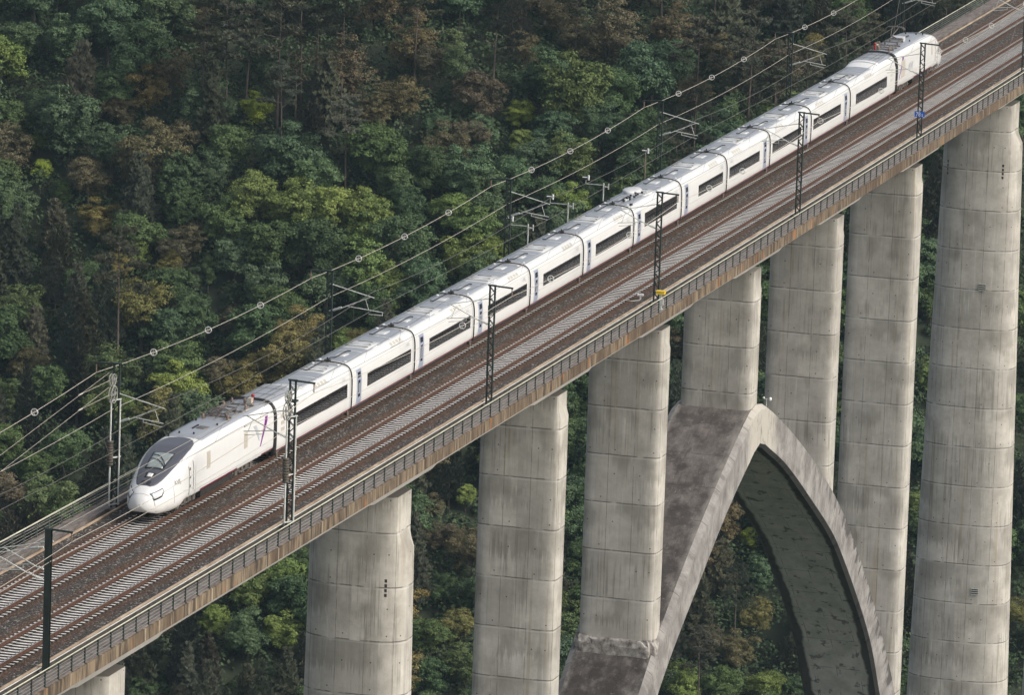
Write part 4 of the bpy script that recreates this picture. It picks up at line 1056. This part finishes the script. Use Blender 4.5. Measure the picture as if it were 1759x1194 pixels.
def leafquad(mb, c, nrm, s, rnd, asp=.75, fold=.3):
    nrm = nrm.normalized(); t = nrm.orthogonal().normalized(); a = rnd.random()*6.283
    t1 = t*math.cos(a)+nrm.cross(t)*math.sin(a); t2 = nrm.cross(t1); u = rnd.random()
    k = s*.5
    vs = [c-t1*k-t2*k*asp*.6, c+t1*k*.2-t2*k*asp-nrm*k*fold, c+t1*k*1.1+t2*k*.1, c+t2*k*asp*1.0-t1*k*.2+nrm*k*fold*.3]
    mb.add(vs, [(0, 1, 2, 3)], [(u, 0)]*4)
def rv(rnd):
    while True:
        v = Vector((rnd.uniform(-1, 1), rnd.uniform(-1, 1), rnd.uniform(-1, 1)))
        if .05 < v.length < 1: return v.normalized()
def broad(seed, nl=24, per=300, size=.29, shape=(4.3, 4.3, 4.6), cz=5.6, gap=0.0, trunk=True):
    rnd = random.Random(seed); mb = MB(); lobes = []
    for i in range(nl):
        d = rv(rnd); d.z = d.z*.85+.08; r = rnd.uniform(.5, .88)
        lobes.append((Vector((d.x*shape[0]*r, d.y*shape[1]*r, cz+d.z*shape[2]*r)), rnd.uniform(.95, 1.9)*shape[0]/4.3, rnd.random()))
    lobes.append((Vector((0, 0, cz)), 2.5*shape[0]/4.3, .3))
    for c, r, tone in lobes:
        # every lobe is a bunch of leafy twigs
        nt = int(per/12); sq = rnd.uniform(.65, .9)
        for k in range(nt):
            d = rv(rnd)
            if d.z < -.35 and rnd.random() < .7: d.z = -d.z
            tw = c+Vector((d.x*r, d.y*r, d.z*r*sq))*rnd.uniform(.78, 1.12); tn = d.copy(); tn.z += .35
            for q in range(29):
                o = rv(rnd)*rnd.uniform(.08, .78)
                o.z *= .55; nn = tn+rv(rnd)*.75+Vector((0, 0, .45))
                leafquad(mb, tw+o, nn, size*rnd.uniform(.6, 1.25), rnd)
    tb = MB()
    tb.tube((0, 0, -.5), (.15, .1, cz*.55), .28, 7, .19); lim = sorted(lobes, key=lambda q: rnd.random())[:6]
    for c, r, t in lim: 
        mid = Vector((c.x*.35, c.y*.35, cz*.72)); tb.tube((.15, .1, cz*.5), mid, .15, 5, .10); tb.tube(mid, c, .10, 5, .04)
    return tb.mesh('trunk', BARK), mb.mesh('crown', LEAF)
def pine(seed, H=19, n=9, spread=3.6, lowfrac=.62):
    rnd = random.Random(seed); tb = MB(); mb = MB(); lean = Vector((rnd.uniform(-1.2, 1.2), rnd.uniform(-1, 1), 0))
    P = lambda t: Vector((lean.x*t*t, lean.y*t*t, H*t)); pts = [P(t/6) for t in range(7)]
    for i in range(6): tb.tube(pts[i]-Vector((0, 0, .5 if i == 0 else 0)), pts[i+1], .26-.035*i, 7, .26-.035*(i+1))
    for i in range(n):
        t = lowfrac+(1-lowfrac)*(i/(n-1)); a = i*2.4+rnd.random(); L = spread*(1.1-.75*((t-lowfrac)/(1-lowfrac))**1.3)*rnd.uniform(.6, 1.1)
        c = P(t)+Vector((math.cos(a)*L, math.sin(a)*L, rnd.uniform(.2, 1.1))); tb.tube(P(t), c, .09, 5, .03)
        for k in range(26):
            o = Vector((rnd.gauss(0, .75), rnd.gauss(0, .75), rnd.gauss(0, .28))); e = c+o
            for q in range(17):
                d = rv(rnd); d.z = abs(d.z)*.9+.2; d.normalize(); w_ = d.orthogonal().normalized()*.085; p0 = e+rv(rnd)*.12; u = rnd.random()
                mb.add([p0-w_, p0+w_, p0+d*.55+w_*.4, p0+d*.55-w_*.4], [(0, 1, 2, 3)], [(u, 0)]*4)
    return tb.mesh('trunk', PBARK), mb.mesh('crown', NEED)
def young_pine(seed, H=11, wd=3.0):
    rnd = random.Random(seed); tb = MB(); mb = MB(); tb.tube((0, 0, -.5), (0, 0, H*.95), .2, 7, .04)
    for i in range(16):
        t = .12+.86*i/15; nb = 7 if t < .8 else 4
        for k in range(nb):
            a = k*6.283/nb+i*.7+rnd.uniform(-.3, .3); L = wd*(1.03-t)**.75*rnd.uniform(.75, 1.15)
            b0 = Vector((0, 0, H*t)); e = Vector((math.cos(a)*L, math.sin(a)*L, H*t+L*.28))
            if i % 3 == 0: tb.tube(b0, e, .05, 4, .02)
            for m in range(max(2, int(L*3.2))):
                f = rnd.uniform(.3, 1.0); c = b0.lerp(e, f)+Vector((rnd.gauss(0, .22), rnd.gauss(0, .22), rnd.gauss(0, .1)))
                for q in range(12):
                    d = rv(rnd); d.z = abs(d.z)+.7; d.normalize(); w_ = d.orthogonal().normalized()*.085; p0 = c+rv(rnd)*.1; u = rnd.random()
                    mb.add([p0-w_, p0+w_, p0+d*.6+w_*.3, p0+d*.6-w_*.3], [(0, 1, 2, 3)], [(u, 0)]*4)
    return tb.mesh('trunk', PBARK), mb.mesh('crown', NEED)
BR = [broad(11+i, nl=22+i % 4, shape=(4.3, 4.0+.2*(i % 3), 4.3+.4*(i % 3))) for i in range(6)]
SP = [broad(41+i, nl=21, per=250, size=.25, shape=(4.2, 4.2, 4.8), cz=6.0) for i in range(4)]        # thinner brown crowns
CO = [broad(61, nl=18, per=240, shape=(2.6, 2.6, 6.4), cz=7.4), broad(62, nl=17, per=240, shape=(2.8, 2.6, 6.0), cz=7.)]
PN = [pine(71+i, H=(20, 18, 22)[i], spread=(3.6, 4.3, 3.2)[i]) for i in range(3)]
YP = [young_pine(81+i, H=(11, 13, 9)[i], wd=(3.2, 2.9, 3.1)[i]) for i in range(3)]
KD = {  # kind: (protos, object name, category, crown height above ground (unit), unit diameter, colours, words)
    'G': (BR, 'broadleaf_tree', 'tree', 6.2, 9.6, [(.070, .112, .044), (.060, .100, .046), (.080, .118, .046)], 'deep green tree'),
    'T': (BR, 'broadleaf_tree', 'tree', 6.2, 9.6, [(.068, .112, .060), (.078, .124, .066)], 'cool blue-green tree'),
    'L': (BR, 'broadleaf_tree', 'tree', 6.2, 9.6, [(.150, .205, .058), (.132, .188, .060)], 'light green tree'),
    'Y': (BR, 'broadleaf_tree', 'tree', 6.2, 9.6, [(.23, .30, .05), (.21, .28, .055)], 'bright yellow-green tree'),
    'B': (SP, 'brown_leafed_tree', 'tree', 6.6, 9.4, [(.118, .104, .058), (.106, .094, .060), (.100, .088, .056)], 'rusty brown tree'),
    'O': (SP, 'brown_leafed_tree', 'tree', 6.6, 9.4, [(.160, .150, .055), (.168, .145, .055)], 'ochre yellow tree'),
    'C': (CO, 'narrow_tree', 'tree', 8.0, 6.0, [(.110, .150, .070), (.095, .135, .068)], 'tall narrow green tree'),
    'P': (YP, 'young_pine', 'pine tree', 6.0, 6.4, [(.066, .074, .054), (.058, .070, .054), (.074, .076, .056)], 'dark bushy pine'),
    'N': (PN, 'tall_pine', 'pine tree', 16.5, 8.5, [(.066, .074, .056), (.072, .074, .056)], 'tall bare-trunked pine'),
}
NOTABLE = [  # x, y, diameter in photo pixels, kind
    (185, 42, 105, 'T'), (245, 100, 120, 'G'), (120, 205, 120, 'T'), (30, 60, 90, 'T'), (70, 190, 80, 'G'), (250, 148, 78, 'O'), (292, 122, 80, 'B'), (205, 185, 60, 'B'), (443, 186, 58, 'Y'),
    (262, 262, 120, 'B'), (306, 236, 80, 'B'), (152, 302, 84, 'B'), (232, 286, 70, 'B'), (170, 362, 72, 'O'), (176, 392, 52, 'O'), (238, 342, 76, 'P'), (18, 250, 86, 'B'), (64, 246, 30, 'Y'), (72, 288, 40, 'Y'), (105, 330, 40, 'L'),
    (500, 262, 120, 'T'), (545, 300, 90, 'T'), (435, 345, 100, 'L'), (505, 350, 110, 'L'), (575, 360, 100, 'L'), (640, 380, 96, 'L'), (385, 385, 90, 'G'), (460, 410, 110, 'G'), (545, 425, 110, 'G'),
    (345, 20, 70, 'B'), (690, 158, 88, 'B'), (778, 70, 44, 'C'), (785, 118, 48, 'C'), (708, 72, 90, 'B'), (738, 108, 70, 'B'), (822, 150, 92, 'B'), (645, 185, 70, 'B'), (768, 250, 88, 'B'), (806, 232, 70, 'B'), (900, 82, 64, 'B'), (1050, 44, 116, 'B'), (1000, 60, 80, 'B'), (1040, 78, 60, 'O'),
    (932, 122, 100, 'T'), (985, 158, 126, 'G'), (1120, 122, 120, 'T'), (1160, 110, 80, 'T'), (892, 192, 54, 'Y'), (898, 240, 56, 'L'), (826, 222, 64, 'T'), (748, 214, 50, 'T'), (655, 246, 124, 'G'), (925, 270, 90, 'T'), (985, 272, 90, 'G'), (1060, 160, 90, 'G'), (1105, 240, 100, 'G'),
    (628, 370, 96, 'L'), (768, 358, 84, 'L'), (700, 352, 90, 'G'), (820, 390, 90, 'L'), (850, 430, 80, 'L'), (1030, 330, 60, 'G'), (980, 350, 70, 'L'), (1046, 300, 36, 'P'), (940, 330, 70, 'G'),
    (305, 425, 72, 'B'), (330, 410, 60, 'B'), (235, 442, 56, 'L'), (290, 455, 50, 'O'), (200, 450, 60, 'O'), (358, 465, 28, 'C'), (336, 470, 26, 'C'), (205, 470, 90, 'N'), (620, 462, 110, 'L'), (660, 490, 90, 'L'), (560, 480, 90, 'T'), (395, 548, 50, 'B'),
    (410, 650, 86, 'O'), (455, 630, 70, 'O'), (380, 640, 70, 'B'), (430, 690, 70, 'O'), (600, 585, 70, 'L'), (620, 590, 60, 'O'), (300, 620, 100, 'G'), (290, 560, 90, 'T'), (330, 540, 90, 'G'), (180, 690, 90, 'G'), (110, 770, 90, 'G'), (215, 720, 70, 'L'),
    (350, 60, 95, 'N'), (392, 52, 90, 'N'), (425, 40, 90, 'N'), (520, 40, 84, 'N'), (545, 30, 80, 'N'), (480, 50, 90, 'N'), (140, 130, 90, 'P'), (590, 40, 84, 'N'), (850, 40, 80, 'N'), (715, 25, 70, 'N'),
    (1200, 60, 80, 'N'), (1290, 60, 90, 'N'), (1390, 120, 70, 'N'), (1455, 70, 80, 'N'), (1500, 60, 70, 'N'), (1330, 160, 66, 'N'), (1240, 90, 70, 'B'), (1190, 160, 70, 'B'), (1395, 80, 60, 'O'), (1250, 30, 80, 'P'), (1160, 40, 84, 'B'), (1220, 70, 50, 'B'),
    (480, 985, 90, 'L'), (505, 1030, 90, 'G'), (430, 1010, 84, 'L'), (370, 1065, 60, 'L'), (425, 1090, 80, 'T'), (520, 960, 60, 'G'),
    (740, 870, 50, 'B'), (735, 920, 60, 'B'), (770, 915, 60, 'B'), (800, 850, 44, 'L'), (762, 1010, 60, 'G'), (790, 1070, 70, 'O'), (740, 1090, 80, 'G'), (730, 1160, 80, 'G'), (800, 1140, 80, 'G'),
    (1290, 930, 34, 'Y'), (1300, 985, 60, 'T'), (1300, 1050, 64, 'O'), (1270, 1110, 70, 'B'), (1215, 1100, 70, 'B'), (1240, 960, 70, 'P'), (1200, 1040, 64, 'P'), (1170, 1178, 80, 'L'), (1240, 1185, 80, 'G'), (1310, 1180, 80, 'L'), (1360, 1190, 70, 'G'), (1350, 1120, 50, 'P'), (1265, 1010, 60, 'N'),
    (1600, 640, 60, 'L'), (1590, 900, 70, 'G'), (1748, 700, 70, 'G'), (1750, 1050, 60, 'O'), (985, 700, 60, 'G'), (990, 960, 70, 'G'), (1160, 590, 50, 'B'), (1600, 520, 60, 'G'), (1570, 860, 50, 'L'),
]
rnd = random.Random(5)
# what of the hillside the bridge leaves in view
topx = []; botx = []
for k in range(-110, 262, 3):
    tr = -18 < k < 182
    topx.append(project(wp(k, 3.6, 3.5) if tr else wp(k, 6.9, .6))); botx.append(project(wp(k, -2.7, -4.2)))
def yat(T_, x):
    for a, b in zip(T_, T_[1:]):
        if a[0] <= x <= b[0]: return a[1]+(b[1]-a[1])*(x-a[0])/(b[0]-a[0])
    return T_[0][1] if x < T_[0][0] else T_[-1][1]
PCOL = []
for p in PIERS:
    q = []
    for z in (-10, -70):
        e = max(0, -8.4-z); a = project(wp(p[0]-p[2]*.6, p[1]+p[4]*e, z)); c = project(wp(p[0]+p[2]*.6, -p[1]-p[4]*e, z)); q.append((a[0], c[0], a[1]))
    PCOL.append((q, p[7]))
def seen(x, y):
    if not (-5 < x < PW+5 and -5 < y < PH+5): return False
    if yat(topx, x) < y < yat(botx, x): return False
    if y >= yat(botx, x):
        for q, foot in PCOL:
            (l0, r0, y0), (l1, r1, y1) = q; t = (y-y0)/(y1-y0)
            if foot < -100 and l0+(l1-l0)*t < x < r0+(r1-r0)*t: return False
    return True
def kind_at(x, y):
    r = rnd.random(); top = y < yat(topx, x)
    def pick(s): return s[int(rnd.random()*len(s))]
    if top:
        if x > 1140 and y < 260: return pick('NNPPPPBG')
        if y < 90 and 560 < x < 1140: return pick('NNBBGTP')
        if 300 < x < 600 and y < 240: return pick('NNPGTBB')
        if x < 230 and 370 < y < 620: return pick('PPPPPPG')
        if x < 200 and y >= 620: return pick('PPGGB')
        if 330 < x < 830 and 310 < y < 480: return pick('LLGGGT')
        if 850 < x < 1180 and 90 < y < 330: return pick('GGTTGL')
        if 560 < x < 880 and 60 < y < 330: return pick('BBGGGTT')
        if 230 < x < 600 and y > 430: return pick('GGGTTLO')
        return pick('GGGTTTGL')
    if x < 540: return pick('PPPPG') if (x < 420 or y > 1080) else pick('GLGT')
    if x < 860: return pick('BPPG') if y < 990 else pick('GGOT')
    if 1100 < x < 1440 and y > 800: return pick('PPBNG') if y < 1140 else pick('LGG')
    return pick('GGPT')
TR = [(x, y, d*1.1, k, True) for x, y, d, k in NOTABLE]
yy = -70; row = 0
while yy < PH+95:
    xx = -70+(row % 2)*37
    while xx < PW+80:
        x = xx+rnd.uniform(-20, 20); y = yy+rnd.uniform(-12, 12)
        k = kind_at(x, y); d = rnd.uniform(86, 128) if k in 'GTLBO' else rnd.uniform(68, 88)
        if all((x-a)**2+((y-b_)*1.35)**2 > (.36*(dd+d*.6))**2 for a, b_, dd, kk, nt in TR if nt):
            if any(seen(x+i*d*.45, y+j*d*.45) for i in (-1, 0, 1) for j in (-1, 0, 1)): TR.append((x, y, d, k, False))
        xx += 74
    yy += 46; row += 1
# landmarks for the labels
def ordn(i): return ['first', 'second', 'third', 'fourth', 'fifth', 'sixth', 'seventh', 'eighth', 'ninth', 'tenth', 'eleventh', 'twelfth', 'thirteenth', 'fourteenth'][i]
joints_px = [project(wp(x, TY-1.6, .5))[0] for x in JO]
def zone(x, y):
    if y < yat(topx, x):
        rel = y/max(60, yat(topx, x))
        band = 'at the top edge' if y < 60 else ('high on the slope' if rel < .34 else ('midway up the slope' if rel < .67 else 'low behind the wires'))
        if x < 225: return 'left of the train nose', band
        if x < joints_px[0]: return 'above the leading power car', band
        for i in range(12):
            if x < joints_px[i+1]: return 'above the %s coach' % ordn(i), band
        return 'above the trailing power car', band
    band = 'at the bottom edge' if y > 1120 else ('low in the gap' if y > 900 else ('midway in the gap' if y > 600 else 'high in the gap'))
    ed = [620, 893, 1075, 1235, 1380, 1515, 1680]
    nm = ['left of the second pier', 'between second and third piers', 'between third and fourth piers', 'between fourth and fifth piers', 'between fifth and sixth piers', 'between sixth and seventh piers', 'between seventh and eighth piers']
    if y > 800 and 1130 < x < 1400: return 'seen under the arch', band
    for e, s_ in zip(ed, nm):
        if x < e: return s_, band
    return 'right of the eighth pier', band
Z = {}
for i, (x, y, d, k, nt) in enumerate(TR):
    zx, zb_ = zone(min(max(x, 0), PW), min(max(y, 0), PH)); Z.setdefault((k, zx, zb_), []).append(i)
LAB = {}
for (k, zx, zb_), ids in Z.items():
    ids.sort(key=lambda i: TR[i][0])
    for r_, i in enumerate(ids):
        w0 = KD[k][6]; tail = '' if len(ids) == 1 else (', leftmost one' if r_ == 0 else (', rightmost one' if r_ == len(ids)-1 else ', %s from left' % ordn(r_)))
        LAB[i] = '%s %s, %s%s' % (w0, zx, zb_, tail)
cnt = {}
for i, (x, y, d, k, nt) in enumerate(TR):
    protos, nm, cat, ch, ud, cols, words = KD[k]
    h, l = ray_ground(x, y, ch); sc = d/(FPX/h)/ud
    for _ in range(3): h, l = ray_ground(x, y, ch*sc); sc = d/(FPX/h)/ud
    sc = max(.35, min(1.6, sc)); P = pos(h, l); tk, cr_ = protos[i % len(protos)]
    root = empty(nm, P, rnd.random()*6.283); zs = 1.0 if k not in 'N' else 1.0; root.scale = (sc, sc, sc*rnd.uniform(.92, 1.12))
    tag(root, LAB[i], cat, {'young_pine': 'pines on the wooded hillside', 'tall_pine': 'pines on the wooded hillside'}.get(nm, 'leafy trees on the wooded hillside'))
    mkobj('trunk', tk, root); co = mkobj('crown', cr_, root); c = cols[i % len(cols)]; v = rnd.uniform(.82, 1.2)
    v *= 1.14; co.color = (c[0]*v*rnd.uniform(.92, 1.08), c[1]*v, c[2]*v*rnd.uniform(.92, 1.15), 1)
    cnt[nm] = cnt.get(nm, 0)+1

# low shrubs and bracken under the trees: nobody could count them
import numpy as np
def bushes():
    R_ = np.random.default_rng(3); H = np.arange(840, 1045, 3.1); Lr = np.arange(-98, 98, 3.1); C_ = []
    for h in H:
        for l in Lr:
            hh = h+R_.uniform(-1.5, 1.5); ll = l+R_.uniform(-1.5, 1.5); P = pos(hh, ll); C_.append((P.x, P.y, P.z, R_.uniform(1.3, 3.1), R_.random()))
    C_ = np.array(C_); m = 170; n = len(C_)
    d = R_.normal(size=(n, m, 3)); d /= np.linalg.norm(d, axis=2, keepdims=True); d[..., 2] = np.abs(d[..., 2])
    c = C_[:, None, :3]+d*(C_[:, 3, None, None]*R_.uniform(.7, 1.1, (n, m, 1)))*np.array([1, 1, 1.15])
    nn = d+R_.normal(size=(n, m, 3))*.45+np.array([0, 0, .4]); nn /= np.linalg.norm(nn, axis=2, keepdims=True)
    a = R_.normal(size=(n, m, 3)); t1 = np.cross(nn, a); t1 /= np.linalg.norm(t1, axis=2, keepdims=True); t2 = np.cross(nn, t1)
    k = R_.uniform(.12, .28, (n, m, 1))
    V = np.stack([c-t1*k-t2*k*.5, c+t1*k*.2-t2*k*.8-nn*k*.3, c+t1*k*1.1, c+t2*k*.9], 2).reshape(-1, 3)
    F = V.shape[0]//4; me = bpy.data.meshes.new('undergrowth'); me.vertices.add(len(V)); me.loops.add(len(V)); me.polygons.add(F)
    me.vertices.foreach_set('co', V.ravel()); me.loops.foreach_set('vertex_index', np.arange(len(V))); me.polygons.foreach_set('loop_start', np.arange(F)*4)
    me.polygons.foreach_set('loop_total', np.full(F, 4)); u = np.repeat(R_.random(F)*.6+np.repeat(C_[:, 4], m)*.4, 4); uv = np.zeros((len(V), 2)); uv[:, 0] = u
    ul = me.uv_layers.new(name='UVMap'); ul.data.foreach_set('uv', uv.ravel()); me.materials.append(LEAF); me.update(calc_edges=True); return me
ug = mkobj('undergrowth', bushes()); ug.color = (.055, .085, .045, 1); tag(ug, kind='stuff')

# ================================================================== AIR
hb = MB(); hx = [pos(-60, -330), pos(-60, 330), pos(1140, 330), pos(1140, -330)]
hv = [(p.x, p.y, -150) for p in hx]+[(p.x, p.y, 150) for p in hx]
hb.add(hv, [(3, 2, 1, 0), (4, 5, 6, 7), (0, 1, 5, 4), (1, 2, 6, 5), (2, 3, 7, 6), (3, 0, 4, 7)])
hm = bpy.data.materials.new('haze'); hm.use_nodes = True; ht = hm.node_tree; ht.nodes.clear()
ho = ht.nodes.new('ShaderNodeOutputMaterial'); pv = ht.nodes.new('ShaderNodeVolumePrincipled'); ht.links.new(pv.outputs[0], ho.inputs['Volume'])
pv.inputs['Color'].default_value = (.62, .86, 1.0, 1); pv.inputs['Density'].default_value = .00005; pv.inputs['Anisotropy'].default_value = .2
hz = hb.build('haze', hm); tag(hz, kind='stuff')
